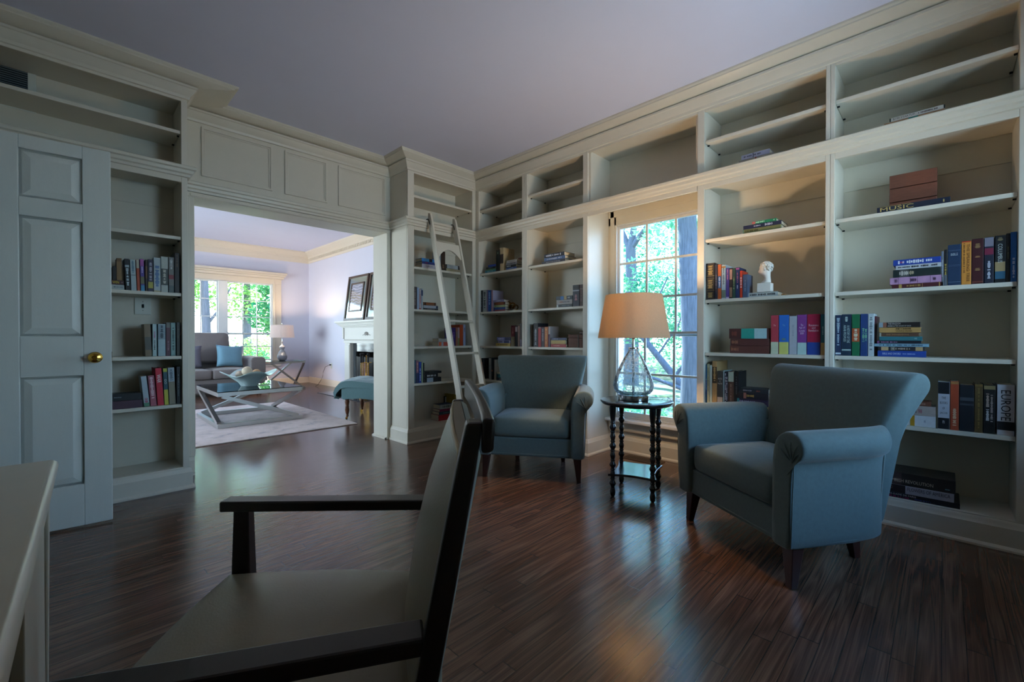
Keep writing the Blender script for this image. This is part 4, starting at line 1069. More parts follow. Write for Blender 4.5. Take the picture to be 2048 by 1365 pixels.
shelf_row('R', Z2, G, [
    (1881, 1886.4, 503, '6a7280', 'thin grey book squeezed between the stack and the black-gold paperback', {'m': [('b0b4c0', .5, .5, .4)]}),
    (1886.6, 1893.6, 500, '14171c', 'thin black paperback with gold lettering beside the navy bible', {'b': [(.0, .3, '565c66')], 'm': [('c0a44c', .45, .3, .5)]}),
    (1894, 1921, 490, '1c3450', 'thick navy bible with silver lettering', {'t': [('BIBLE', 'aebbc6', .76, .52, .06, 'h')], 'm': [], 'b': [(.855, .86, '7888a0'), (.5, .503, '7888a0'), (.47, .473, '7888a0'), (.08, .085, '9aa8b8')]}),
    (1921.5, 1941.5, 483, 'd08a3a', 'orange book with a dark vertical title beside the navy bible', {'t': [('THE SPEAKING TREE', '5a3414', .5, .86, .30, 'v', .68)], 'm': [('5a3414', .6, .7, .16, .28)], 'b': [(.975, 1, 'b03020')]}),
    (1942, 1966, 478, '3d1519', 'maroon leather book between the orange book and the novel', {'m': [('9a7a50', .84, .10, .5), ('9a7a50', .60, .04, .5), ('9a7a50', .32, .06, .5)], 'b': [(.03, .06, '6a3a30')]}),
    (1967, 1986.5, 475, '1d2434', 'dark novel with a pale picture at its head, beside the COLUMBUS book', {'b': [(.80, .99, '7a7886'), (.62, .76, '7a2640')], 'm': [('c4c8d4', .28, .4, .34)]}),
    (1988, 2010, 471.5, '14191e', 'black book titled COLUMBUS with a sea picture', {'t': [('COLUMBUS', 'b8c0bc', .62, .40, .42)], 'b': [(.24, .44, 'a08a62'), (.08, .24, '2f5f78')], 'm': [('8a7c58', .92, .07, .5)]}),
    (2010.5, 2019, 467.5, '0f1114', 'plain thin black book beside the tall blue one', {'m': [('6a6a4c', .6, .25, .3)]}),
    (2019.5, 2034, 464.5, '2468b0', 'tall bright blue book at the shelf end by the stile', {'m': [('c4d4e8', .28, .40, .4)]})])
shelf_row('R', Z3, G, [
    (1670.5, 1682.5, 631, '1d2f4e', 'slim navy book with a white disc, against the stile of the end bookcase', {'b': [(.03, .07, 'c4d0d8')], 'm': [('a8bcc8', .45, .5, .35), ('a8bcc8', .8, .26, .5)]}),
    (1683, 1702.5, 629.3, '1a3044', 'dark blue book titled A HISTORY OF THE ARAB PEOPLES', {'t': [('A HISTORY OF THE', 'b8d0cc', .52, .42, .26, 'v', .70), ('ARAB PEOPLES', 'b8d0cc', .54, .40, .26, 'v', .34)], 'm': [('b8d0cc', .88, .12, .3)], 'b': [(.12, .155, '9ab4b0')]}),
    (1703.5, 1719.5, 629, '1d6a44', 'bright green book with an orange title block', {'b': [(.34, .66, 'b0502c')], 'm': [('d8dcc0', .5, .28, .5)]}),
    (1720.5, 1735.5, 628.5, '213f74', 'blue book with green lettering between the green and the white book', {'m': [('7ab894', .5, .32, .3, .4), ('7ab894', .5, .28, .3, .75)], 'b': []}),
    (1736, 1748, 628, 'b6c2c4', 'white book with a tall grey vertical title at the end of the row', {'m': [('6a7880', .52, .80, .45)]}),
    (1748.6, 1753.4, 633, '4a1c20', 'thin maroon board between the white book and the flat stack', {'ins': .06})])
shelf_stack('R', Z3, G, 1800, 645, [
    (1755, 1853, 1.1, '1f4496', 'royal blue book titled BIBLE AND SWORD under the stack', {'t': [('BIBLE AND SWORD', 'c4d0e8', .30, .38, .32)], 'm': [('a4b8e0', .66, .26, .18)]}),
    (1757, 1851, .75, '2a2a2c', 'book with a patterned black and tan spine on the royal blue one', {'b': [(.06, .22, 'b49a70'), (.80, .95, 'b49a70'), (.27, .36, '707264')], 'm': [('a89888', .5, .4, .5)]}),
    (1748, 1858, .55, '7fa6b8', 'long thin pale blue book sticking out of the stack', {'m': [('2d4050', .5, .8, .4)]}),
    (1754, 1843, .55, '191c28', 'thin black book with a purple end in the stack', {'b': [(0, .05, '7a4a78')], 'm': [('b088b0', .3, .4, .35)]}),
    (1758, 1845, .75, '2f7078', 'teal book in the middle of the stack', {'m': [('9ac0c4', .85, .06, .4)]}),
    (1762, 1838, .7, '5a4030', 'brown book with a worn spine above the teal one', {'b': [(.0, 1, '5a4030')], 'm': [('8a6a48', .45, .6, .4)]}),
    (1758, 1842, .95, 'b08a52', 'tan book titled YEARS WAR near the top of the stack', {'t': [('YEARS WAR', '5a4020', .60, .40, .34, 'h', .3)], 'm': [('5a4020', .6, .38, .28, .74)]}),
    (1757.5, 1841, .95, '1c1818', 'black book titled THE KINGDOM topping the stack of eight', {'b': [(0, .1, '8898a0'), (.1, .19, '8a5a48')], 't': [('THE KINGDOM', 'd0c8c0', .38, .30, .3, 'h', .70), ('ARABIA & THE HOUSE OF SAUD', 'd0c8c0', .5, .56, .24, 'h', .28)]})])
shelf_stack('R', Z4, G, 1840, 804, [
    (1796, 1873, 1.25, 'c4c8cc', 'white book crossed by a yellow slash, under the FICTION book', {'b': [(.34, .46, 'b88a20')], 'm': [('8890a0', .72, .05, .3)]}),
    (1796, 1873, 1.1, 'a89c94', 'grey-pink book titled FICTION on the white one', {'t': [('FICTION', '1c1c1e', .32, .36, .46, 'h', .45), ('98', 'a04058', .60, .1, .42, 'h', .45)], 'b': [(.0, .001, 'a89c94')]}),
    (1818, 1864, .5, '6a4030', 'small worn brown book on top of the FICTION book', {'m': [('a88070', .5, .5, .4)]})])
shelf_row('R', Z4, G, [
    (1876.5, 1900.5, 764.5, 'b4b8c2', 'white and black book titled THE BOOKS OF JACOB', {'b': [(.745, .995, '16181d'), (.005, .235, '16181d')], 't': [('THE', '16181d', .66, .34, .05, 'h'), ('BOOKS', '16181d', .555, .62, .05, 'h'), ('OF', '16181d', .44, .2, .05, 'h'), ('JACOB', '16181d', .335, .62, .05, 'h'), ('m', 'd4d8e0', .15, .16, .06, 'h')], 'm': []}),
    (1901.5, 1919, 763.5, 'a8482c', 'rust-orange book with a cream vertical title', {'m': [('d8b89a', .26, .36, .42)], 'b': [(.94, .99, 'a07040')]}),
    (1920, 1949.5, 771, '161b24', 'thick black book with a grey emblem beside the rust-orange one', {'b': [(.66, .73, '4a5058'), (.56, .60, '3a4048')], 'm': []}),
    (1950.2, 1967, 769.5, '5c4a2a', 'worn golden-brown book between two black books', {'m': [('8a7444', .5, .85, .25)], 'b': [(.95, 1, '7a6034')]}),
    (1968, 1992.5, 771, '131315', 'black book with pale italic lettering beside the EUROPE book', {'b': [(.91, .985, '8a7a54')], 'm': [('b8a498', .68, .28, .26, .34), ('c8c8c8', .38, .24, .26, .34), ('a89a94', .5, .6, .2, .68)]}),
    (1995, 2031, 770.5, 'b8bac0', 'wide white book titled EUROPE with a black block', {'t': [('EUROPE', '15161a', .59, .60, .56)], 'b': [(.10, .27, '15161a')], 'm': []})])
shelf_stack('R', Z0, G, 1838, 952, [
    (1760, 1923, .9, '17151c', 'thin black and magenta book titled NOTRE-DAME DE PARIS under the atlas', {'t': [('NOTRE-DAME DE PARIS', 'c8c4cc', .26, .44, .34, 'h', .68)], 'b': [], 'm': [('b02468', .22, .36, .26, .25), ('4a54a0', .56, .2, .2, .25)]}),
    (1766, 1911, 1.45, 'a9a6ae', 'grey-white book titled WILD FLOWERS OF AMERICA in the floor stack', {'b': [(0, .34, '2b2022')], 't': [('FLOWERS OF AMERICA', '3a2e34', .66, .58, .42, 'h', .62), ('WILD', '7a6058', .1, .12, .42, 'h', .62)], 'm': []}),
    (1762, 1914, 2.2, '2e2622', 'huge dark atlas with a painted cover titled IRISH REVOLUTION', {'t': [('IRISH REVOLUTION', 'c8bca8', .46, .52, .26, 'h', .36)], 'b': [(.0, .16, '7a8088'), (.16, .3, '4a3a38')], 'm': [('8ac0d0', .9, .06, .1, .25), ('b0a08c', .16, .2, .16, .4)]})], ins=.02)
# ---- bust bookcase (bay beside the window)
G = 'books in the bust bookcase'
shelf_stack('R', ZU, G, 1509, 305, [
    (1476, 1544, 2.2, '8f8a80', 'grey paperback with a red dot high above the bust', {'m': [('33302e', .4, .7, .4)], 'b': [(.49, .53, '8a2a24')]}),
    (1481, 1538, 1.1, 'a6a8c0', 'pale lilac book on the grey paperback high above the bust', {'m': [('4a4c60', .4, .6, .35)], 'b': [(.41, .44, '4a4c60')]})], ins=.06)
shelf_stack('R', Z1, G, 1523, 441, [
    (1484.5, 1562, 1.0, '6c7048', 'olive book lying under the navy one, a shelf above the bust', {'m': [('3a3a1c', .25, .34, .5)], 'b': [(.0, .025, '7aa08c'), (.98, 1, '7a8c70')]}),
    (1485.5, 1562, .9, '202640', 'navy book with white lettering between the olive and the green one', {'m': [('b8bcd0', .38, .18, .34), ('c4c8dc', .68, .2, .6)]}),
    (1503, 1552, .65, '1f7a54', 'small green book on top of the navy one, a shelf above the bust', {'b': [(0, .14, 'b0605a')], 'm': [('b8e0c4', .34, .36, .5), ('d8e8d8', .9, .05, .4)]})])
shelf_row('R', Z2, G, [
    (1411.5, 1429, 527, '1e1b1c', 'thick black book with ornate gold tracery beside the window', {'m': [('a08a58', .8, .26, .6), ('a08a58', .42, .24, .6), ('a08a58', .12, .14, .6)], 'b': [(.645, .655, 'a08a58'), (.575, .58, 'a08a58'), (.25, .255, 'a08a58')]}),
    (1429.3, 1434.6, 529.5, '1c2233', 'thin near-black book between the ornate book and the orange one', {'m': [('6a7088', .5, .4, .3)]}),
    (1435, 1442, 529.5, 'b0582c', 'orange book with a blue band on the bust shelf', {'b': [(.31, .66, '2f5f94')], 'm': [('d4dce8', .48, .3, .4)]}),
    (1442.4, 1451, 530.5, 'a9bcc4', 'pale blue-white book with dark lettering on the bust shelf', {'m': [('5a6a74', .66, .5, .4)], 'b': [(.03, .26, '6a7868'), (.91, .96, 'a07038')]}),
    (1451.4, 1458, 536.5, '4b3f86', 'violet book with pinkish lettering on the bust shelf', {'m': [('c0788c', .78, .34, .4)], 'b': [(0, .05, 'c0b0cc')]}),
    (1458.3, 1464.3, 536.5, '2c211f', 'black book with a flesh-toned picture strip on the bust shelf', {'b': [(.62, .95, 'b48a78'), (.04, .36, '8a6a54')]}),
    (1464.6, 1470.2, 536.5, '26483c', 'dark green book beside the navy one on the bust shelf', {'m': [('8aa070', .5, .4, .4)]}),
    (1470.6, 1478.6, 535.5, '1e2f58', 'navy book with a pink tip beside the red one', {'b': [(.93, .98, 'b05a90')], 'm': [('b0607c', .66, .34, .3), ('c4c8dc', .36, .12, .3)]}),
    (1479, 1484.2, 542, 'c03a20', 'bright red book with a white vertical title', {'m': [('ecd8d0', .56, .40, .5)]}),
    (1484.8, 1495, 549.5, '4a5a74', 'short slate-blue book at the end of the bust shelf row', {'m': [('8090a8', .5, .5, .3)]})])
b_top = shelf_stack('R', Z2, G, 1520, 585, [(1490, 1556, 1, '3a3a34', 'thin flat book with a marbled cover under the white bust', {'b': [(.0, 1, 'aab2b0')], 'm': [('3a3e40', .5, .85, .4)]})], ins=.05)
o = MB()
for k in range(7): a = math.radians(-60+20*k); o.tube([(0, 0, .006), (.012*math.sin(a), -.012*math.cos(a), .010), (.026*math.sin(a), -.026*math.cos(a), .004)], .005, 6, r1=.0045)
o = o.obj('seashell', mat('tan_shell', '9a7444', .5, var=.25), smooth=60); o.location = (XR+.075, -ucoord('R', 1563, .07), Z2+.001)
tag(o, 'small tan fluted seashell at the end of the flat book under the bust', 'seashell')
shelf_stack('R', Z3, G, 1498, 657.5, [
    (1459.5, 1539, 1.2, '5a3530', 'brown cloth book at the bottom of three beside the tall coloured set', {'m': [('9a6a50', .14, .2, .5)]}),
    (1460.5, 1539, 1.1, '56322f', 'brown cloth book in the middle of three beside the tall coloured set', {'m': [('9a6a50', .13, .18, .5)]}),
    (1458, 1537, 1.6, '4a2828', 'brown book in a torn teal jacket topping the three flat ones', {'b': [(.32, .655, '2a9a8c'), (.655, .96, 'a4c8cc')], 'm': [('8a4a3c', .14, .14, .5)]})])
GS = 'books in the bust bookcase'
shelf_row('R', Z3, GS, [
    (1541.5, 1557, 631.3, 'b0404e', 'red and cream history volume at the start of the tall set', {'b': [(0, .31, 'c4ccb0')], 't': [('The', 'e8d0cc', .74, .3, .05, 'h')], 'm': []}),
    (1557.8, 1577.6, 630.8, '2a6cc4', 'blue and yellow volume in the tall set', {'b': [(0, .31, 'c8cc70')], 't': [('The', '8ac0d8', .74, .26, .05, 'h')], 'm': [('7a9a50', .38, .05, .5)]}),
    (1578.2, 1593.8, 630.6, 'aab0b8', 'faded white volume in the tall set', {'m': [('8a94a0', .6, .3, .2)], 'b': [(.97, 1, '4a3a34')]}),
    (1594.4, 1613.4, 630, '7e3c88', 'purple and white volume titled The Age of Louis XIV', {'b': [(0, .30, 'a8c8c4')], 't': [('The', 'e4cce8', .74, .26, .055, 'h'), ('Age of', 'e4cce8', .67, .62, .06, 'h'), ('Louis', 'e4cce8', .60, .56, .055, 'h'), ('XIV', 'e4cce8', .53, .4, .05, 'h')]}),
    (1614, 1640.4, 629, '9c1c40', 'crimson and blue volume titled Rousseau and Revolution', {'b': [(0, .31, '24489c')], 't': [('Rousseau', 'e8c8d0', .73, .72, .055, 'h'), ('and', 'e8c8d0', .665, .26, .045, 'h'), ('Revolution', 'e8c8d0', .60, .76, .055, 'h')], 'm': []}),
    (1641, 1651, 629, '256470', 'teal and tan volume against the stile at the end of the tall set', {'b': [(0, .30, 'b89a5c')], 'm': [('a0c4c8', .6, .2, .3)]})])
shelf_row('R', Z4, G, [
    (1409.5, 1414, 730, '2c5f80', 'thin blue-teal book against the window stile', {'b': [(.25, .6, '1d4a8a')], 'm': [('a8c8d8', .5, .3, .4)]}),
    (1414.3, 1419.3, 728.5, 'a8ac8c', 'thin yellowish-green book beside the white one by the window', {'m': [('6a6a4c', .6, .6, .4)]}),
    (1419.6, 1424.2, 731, 'b8c4b8', 'thin white book beside the tall tan one', {}),
    (1424.6, 1434.2, 723, 'a98a5c', 'tall tan book with a dark brown label', {'b': [(.5, .87, '3a2c1c')], 'm': [('b89a64', .69, .34, .5)]}),
    (1434.6, 1446, 743, '3c4140', 'grey book titled ACTS OF FAITH', {'b': [(0, .25, 'b0a498')], 't': [('ACTS', 'c8ccc8', .78, .7, .045, 'h'), ('OF', 'c8ccc8', .71, .24, .03, 'h'), ('FAITH', 'c8ccc8', .64, .76, .045, 'h')], 'm': []}),
    (1446.3, 1449, 742, '8fa6a8', 'very thin pale pamphlet beside the ACTS OF FAITH book', {}),
    (1449.3, 1456, 744, '20202e', 'black book with two white vertical titles', {'m': [('d8d8e0', .5, .9, .3, .3), ('d8d8e0', .5, .7, .3, .72)]}),
    (1456.4, 1468, 744.6, '5a4034', 'brown book with a cloaked portrait on its spine', {'b': [(.72, 1, 'b4bca8')], 'm': [('9a8474', .4, .5, .2)]}),
    (1468.6, 1477.5, 743.5, '191a1c', 'black book leaning at the end of the low row by the window', {'m': [('585c60', .6, .5, .3)]})])
shelf_stack('R', Z4, G, 1505, 778, [
    (1475, 1538, .65, 'b0a050', 'yellow and red book at the bottom of the low stack behind the armchair', {'b': [(0, .2, 'b84a28'), (.3, .45, '6a9048')]}),
    (1474.5, 1538, 1.35, '241f38', 'dark purple book titled EXPLOSIVE CHILD', {'t': [('EXPLOSIVE CHILD', 'b8b4d8', .34, .5, .4)], 'b': [(0, .07, '2f7a80')]}),
    (1476, 1538, 1.2, '1e2028', 'dark book with an orange title on the EXPLOSIVE CHILD book', {'b': [(.19, .28, 'a0685c')], 'm': [('c49a4c', .42, .24, .4)]}),
    (1478, 1538, .9, '262a30', 'charcoal book topping the low stack behind the armchair', {'m': [('9a9ca4', .3, .3, .3), ('a05040', .66, .12, .3)]})])
# ---- bay behind the far armchair (b)
G = 'books in the bay beside the window'
shelf_stack('R', 1.714, G, 1108, 506.5, [
    (1083, 1130, .75, '2c2a34', 'charcoal book at the bottom of three dark ones on the highest stacked shelf', {'m': [('8a8a94', .5, .6, .4)]}),
    (1088, 1130, .85, '44608c', 'steel-blue book between two dark ones in the bay by the window', {'m': [('c4ccdc', .5, .7, .4)]}),
    (1088, 1128.6, 1.0, '1b1c2a', 'black book with white lettering topping the three dark ones', {'m': [('c8ccd8', .5, .8, .5)]})])
shelf_stack('R', 1.297, G, 1128, 592.5, [
    (1112.5, 1144, .65, '2a3236', 'black book with a white disc under two others by the thick novel', {'b': [(.02, .12, 'b8c0c0')], 'm': [('7a8a90', .6, .5, .3)]}),
    (1113, 1144.5, 1.0, 'a4a09c', 'off-white book in the small stack by the thick novel', {'m': [('a05a40', .3, .2, .3), ('5a5a64', .6, .5, .3)]}),
    (1111.8, 1144.5, .85, '34404a', 'slate book with a blue and a yellow square in the small stack', {'b': [(.28, .48, '2a6cb0'), (.5, .66, 'b09a6c')], 'm': [('c8ccd0', .8, .14, .5)]})])
shelf_row('R', 1.297, G, [
    (1145.4, 1158.6, 570.4, '2a3040', 'thick dark novel with a white cross band', {'b': [(.71, .76, 'a8b0bc'), (.8, .99, '1a1a1e')], 'm': [('b88890', .4, .3, .35)]}),
    (1159.2, 1165.4, 569.5, '4a3230', 'brown book against the stile by the window', {'m': [('8a6a60', .5, .6, .3)], 'b': [(.79, .81, '9a8478')]})])
shelf_row('R', .930, G, [
    (1067, 1075.6, 647, '1e1f2a', 'tall black book with white lettering beside the red one', {'m': [('a8b0bc', .4, .7, .4)]}),
    (1076, 1082, 654.5, 'b41e28', 'bright red book in the row behind the far armchair', {'b': [(.92, 1, '8a6a68')]}),
    (1082.4, 1088.6, 655, '321c2c', 'dark plum book between the red and the orange one', {'m': [('a090a0', .6, .6, .4)]}),
    (1089, 1095.8, 654.5, 'c8682c', 'orange book in the row behind the far armchair', {'m': [('e8c060', .5, .8, .3)]}),
    (1096.2, 1100.4, 653.5, 'a8a0a0', 'white and purple book with its cover showing behind the flat stack', {'b': [(0, .62, '4a2048')], 'ins': .035})], ins=.03)
shelf_stack('R', .930, G, 1117, 676, [
    (1101.6, 1132, 1.0, 'b02c34', 'red book at the bottom of the stack beside the brown case', {'m': [('e0a090', .4, .4, .3)]}),
    (1101.2, 1131, 1.2, 'c0a458', 'yellow book in the stack beside the brown case', {'b': [(.0, .05, '8a7a4c')]}),
    (1102, 1132, .8, '1f3060', 'navy book topping the stack beside the brown case', {'m': [('b8c8e4', .3, .36, .4)]})])
cs = empty('brown_case', 'brown leather-covered case beside the flat stack in the window bay', 'case', (XR+.04, -ucoord('R', 1136.5, .04), .9308), -PI/2)
cw = ucoord('R', 1165.3, .04)-ucoord('R', 1136.5, .04)
CL = mat('brown_case_leather', '6a4638', .6, var=.2, scale=40, bump=.3)
boxes('case_body', CL, [(0, cw, 0, .2, 0, .085)], cs, bevel=.003); boxes('case_lid', CL, [(0, cw, -.002, .202, .0856, .118)], cs, bevel=.004)
boxes('strap', bmat('3c2820'), [(cw*.68, cw*.74, -.004, -.0022, 0, .117)], cs); boxes('cap_handle', bmat('4a3024'), [(cw*.74, cw*.99, .01, .05, .1184, .142)], cs, bevel=.006)
# ---- corner bay (a)
G = 'books in the corner bay'
shelf_stack('R', 1.714, G, 981, 530, [
    (970, 991.5, 1.2, '2f7f90', 'turquoise book at the bottom of the small stack in the corner bay', {'m': [('a8d0d4', .5, .5, .3)]}),
    (971, 991.5, .5, '5f8a58', 'thin green book in the small stack in the corner bay', {}),
    (972, 991, 1.0, '161c20', 'black book in the small stack in the corner bay', {'m': [('6a8a8c', .5, .4, .3)]}),
    (976, 991.5, 1.0, '2a4aa8', 'cobalt blue book topping the small stack in the corner bay', {})])
shelf_row('R', 1.714, G, [
    (992, 999.6, 500, '151a18', 'tall black book beside the cream portrait biography', {'m': [('5a8068', .85, .1, .4)]}),
    (1000, 1007, 496, 'b8a47e', 'cream biography with an oval portrait on its cover', {'b': [(.32, .72, '2a1c18')]})])
shelf_stack('R', 1.714, G, 1022, 520.5, [
    (1012, 1033, .8, '3a568c', 'blue book at the bottom of the stack before the cream biography', {'m': [('a8bcdc', .5, .4, .3)]}),
    (1011, 1032, .95, '16181c', 'black book with white lettering before the cream biography', {'m': [('c4c8cc', .3, .4, .4)]}),
    (1012, 1034, .85, '84868c', 'grey book with dark print before the cream biography', {'m': [('2a2c32', .5, .7, .4)]}),
    (1013, 1033.5, .9, 'aca8a4', 'off-white book topping the stack before the cream biography', {'m': [('6a6464', .5, .6, .3)]})])
shelf_row('R', 1.714, G, [(1036, 1043, 516, '6a3a2c', 'russet book at the shelf end, before the stile in the corner bay', {'ins': .12})])
shelf_row('R', 1.297, G, [
    (959.6, 965.2, 581.5, '171a1c', 'black book at the start of the row facing the brass ornament', {'m': [('6a7070', .5, .6, .3)]}),
    (965.8, 973, 580.5, 'a2aaa8', 'white book with a dark vertical title beside the black one', {'m': [('2a3634', .5, .8, .5)]}),
    (973.4, 975.8, 580.5, '7a6488', 'very thin lilac book beside the bright blue one', {}),
    (976.2, 982, 581, '1f56a4', 'bright blue book in the row facing the brass ornament', {'m': [('8ab4e4', .6, .6, .5)]}),
    (982.5, 986, 581, 'a8a2b8', 'white and rose book with its cover showing behind the stack of five', {'b': [(0, 1, 'b08890')]})])
shelf_stack('R', 1.297, G, 1000, 600, [
    (987, 1010, .5, '8a2a30', 'red book at the bottom of the stack of five beside the brass ornament', {'b': [(0, .1, '3a3a80')]}),
    (987.5, 1010.5, .85, '244c86', 'blue book second from the bottom of the stack of five', {'b': [(0, .1, '2a2460')]}),
    (988, 1010.5, .75, '9aa878', 'pale green book in the middle of the stack of five', {'m': [('3a4030', .16, .1, .4)]}),
    (988, 1010.5, 1.0, '6a3a26', 'russet-brown book second from the top of the stack of five', {'b': [(.15, .85, '84481f')]}),
    (987, 1008, .8, '9088a8', 'lavender book topping the stack of five', {'m': [('c8c4d8', .5, .4, .4)]})])
# brass ornament: an openwork coiled creature
r = empty('brass_ornament', 'coiled openwork brass ornament beside the stack of five books', 'ornament', (XR+.10, -ucoord('R', 1026, .10), 1.2978), -PI/2)
b = MB(); pts = []
for k in range(40):
    t = k/39; a = t*5*PI; rad = .045*(1-.35*t); pts.append((-.055+.11*t+.012*math.cos(a), .028*math.sin(a), .03+.022*math.cos(a)+.05*(1-t)*math.sin(PI*t)))
b.tube(pts, .010, 8, r1=.007); b.obj('coiled_body', BRONZE, r, smooth=60)
b = MB(); b.ball((-.060, 0, .088), .019, 12, 8, sc=(1.3, .8, .9)); b.tube([(-.055, 0, .045), (-.062, 0, .07), (-.06, 0, .088)], .011, 8); b.tube([(-.05, .006, .1), (-.04, .012, .118)], .004, 6, r1=.002); b.tube([(-.05, -.006, .1), (-.04, -.012, .118)], .004, 6, r1=.002); b.obj('head', BRONZE, r, smooth=60)
b = MB(); b.box(-.07, .07, -.03, .03, .0, .008); b.obj('foot_plate', BRONZE, r, bevel=.002)
shelf_stack('R', .930, G, 1008, 675, [
    (991.5, 1020.5, 1.2, 'b49a4c', 'yellow book under the lilac and white ones in the corner bay', {'m': [('6a5420', .5, .7, .35)]}),
    (995.5, 1021, 1.1, '8a86a0', 'white and navy book in the middle of three flat ones in the corner bay', {'b': [(.5, .9, '232a58')], 'm': [('2a3060', .25, .3, .5)]}),
    (994, 1021.5, 1.3, '5a609a', 'lilac-blue book topping three flat ones in the corner bay', {'b': [(.58, 1, '1a2046')], 'm': [('c4c4d8', .3, .4, .5)]})])
shelf_row('R', .930, G, [
    (1022, 1029.6, 651.5, '6a1f26', 'maroon book over a tan band, beside three flat ones in the corner bay', {'b': [(0, .47, '8a7a58')], 'm': [('b07068', .75, .3, .4)]}),
    (1030, 1035, 652.5, '2a2628', 'charcoal book with a pale head between the maroon and the pink one', {'b': [(.72, .95, '9a8e90')]}),
    (1035.4, 1039.6, 652.5, 'a08078', 'dusty pink book at the corner bay shelf end', {'m': [('6a4a44', .5, .6, .3)]}),
    (1040, 1043.4, 647, '3a2e28', 'tall dark brown book against the corner bay stile', {'b': [(.0, .3, '6a6478')]})])
shelf_row('R', .570, G, [
    (960.5, 967.5, 717, '191418', 'black book behind the ladder rail on the low corner shelf', {'m': [('8a4a50', .5, .6, .3)]}),
    (977.5, 982, 717.5, '9a9a94', 'thin off-white book past the ladder on the low corner shelf', {'m': [('5a5a58', .5, .5, .3)]}),
    (982.6, 985.6, 716, '141214', 'thin black book past the ladder on the low corner shelf', {'b': [(.38, .44, '9a5a34')]}),
    (988.2, 991, 720, 'b0a694', 'cream book with a green picture beside the far armchair back', {'ins': .04})])
shelf_stack('R', .570, G, 1000, 745, [
    (992.5, 1008, 1, '1b2230', 'dark navy book at the bottom behind the far armchair back', {'m': [('8a8e98', .6, .4, .3)]}),
    (992.5, 1007, 1.2, '1d4450', 'dark teal book behind the far armchair back', {'b': [(.3, .7, '2f7a80')]}),
    (992.5, 1007, .6, 'a89a7c', 'tan book topping the pair behind the far armchair back', {'b': [(.05, .1, '2a2624')]})], ins=.02)
# ---- ladder bookcase
G = 'books in the ladder bookcase'
shelf_stack('L', 1.712, G, 857, 518, [
    (844, 874, 1.15, 'aaa4ac', 'white book under the blue ones behind the ladder rail', {'m': [('7a7a84', .5, .5, .3)]}),
    (844.5, 874, .7, '1c2f70', 'dark blue book in the stack behind the ladder rail', {'m': [('a04a60', .3, .2, .4)]}),
    (843.8, 872, .9, '2a7ab8', 'sky blue book with a black square topping the stack by the ladder', {'b': [(.52, .74, '12161c')]})], ins=.02)
shelf_row('L', 1.712, G, [
    (879.5, 882, 502, '8a9298', 'thin grey book seen through the ladder arch', {}),
    (882.4, 890.8, 503.5, '3a2a20', 'tall dark brown book seen through the ladder arch', {'m': [('8a7050', .2, .2, .4)]})])
shelf_stack('L', 1.712, G, 907, 531, [
    (892.6, 924, .7, '9c9474', 'cream book under the black one seen through the ladder arch', {'m': [('8a5a4c', .7, .4, .2)]}),
    (892.8, 921, 1.0, '16191c', 'black book with a white label seen through the ladder arch', {'b': [(.05, .82, 'a8b0b4')]})])
shelf_row('L', 1.298, G, [
    (826.5, 834, 574, '4c403e', 'thick mottled brown book against the ladder bookcase stile', {'m': [('8a7a74', .5, .7, .3)]}),
    (834.4, 838.2, 575.5, '9fb0cc', 'pale blue book beside the mottled brown one', {}),
    (838.6, 842.4, 579, 'b0a0a0', 'white and red book in the row above the tan books', {'b': [(0, .06, 'a03030')], 'm': [('b04040', .5, .5, .4)]}),
    (842.8, 846, 578, 'a8b0b8', 'white book with a navy head at the row end', {'b': [(.66, .93, '24345e')]})])
shelf_stack('L', 1.298, G, 860, 605.5, [
    (846.8, 876.5, .6, '1a1a1e', 'black book at the bottom of three by the white and navy one', {'m': [('a0a0a8', .5, .5, .3)]}),
    (846.6, 876, 1.0, 'a8b0bc', 'white book with a navy end in the middle of three flat ones', {'b': [(.87, 1, '1f2a4a')]}),
    (847, 872, 1.1, '84502c', 'chestnut-brown book topping three flat ones', {'b': [(.08, .2, '3a2218'), (.88, .96, '4a2c1c')]})])
shelf_stack('L', .932, G, 888, 677.5, [
    (876.5, 897, 1.2, 'a8a4b0', 'white book with orange and yellow stripes behind the ladder rail', {'b': [(.05, .3, 'b85a2c'), (.5, 1, 'b04a3c')]}),
    (876.8, 897, 1.0, '9a9084', 'grey-white book on the striped one behind the ladder rail', {'b': [(0, 1, '9a9a98')]})])
shelf_row('L', .932, G, [
    (904, 911.2, 656, '3a2a78', 'violet book between the ladder rails', {'m': [('9a7ac0', .6, .3, .3)]}),
    (911.6, 915.6, 656.5, 'a06a54', 'tan and pink book between the ladder rails', {'b': [(.5, .8, '8a7a68')]}),
    (916, 919.2, 655.5, 'b09aa0', 'thin rose-white book between the ladder rails', {'b': [(0, .42, '7a7a3c')]}),
    (919.6, 926.2, 650, 'b0461c', 'tall burnt-orange book between the ladder rails', {}),
    (926.6, 931, 649.5, '98a4c4', 'tall pale blue-white book beside the burnt-orange one', {'m': [('2a3040', .75, .2, .4)]})])
shelf_row('L', .570, G, [
    (825.8, 831.8, 721, '35586c', 'thick blue-grey book at the start of the low ladder shelf', {'b': [(.0, 1, '35586c')]}),
    (832.2, 837.4, 722, '8a6070', 'rose book with dark blue foot on the low ladder shelf', {'b': [(0, .45, '26335c')], 'm': [('d8a08c', .7, .4, .4)]}),
    (837.8, 842.6, 724.5, '2446a0', 'royal blue book with white lettering on the low ladder shelf', {'m': [('c8d4f0', .4, .6, .4)]}),
    (843, 845.8, 724.5, '9cac84', 'thin yellow-green book on the low ladder shelf', {}),
    (846.2, 848.8, 726.5, '22282c', 'thin charcoal book at the row end on the low ladder shelf', {})])
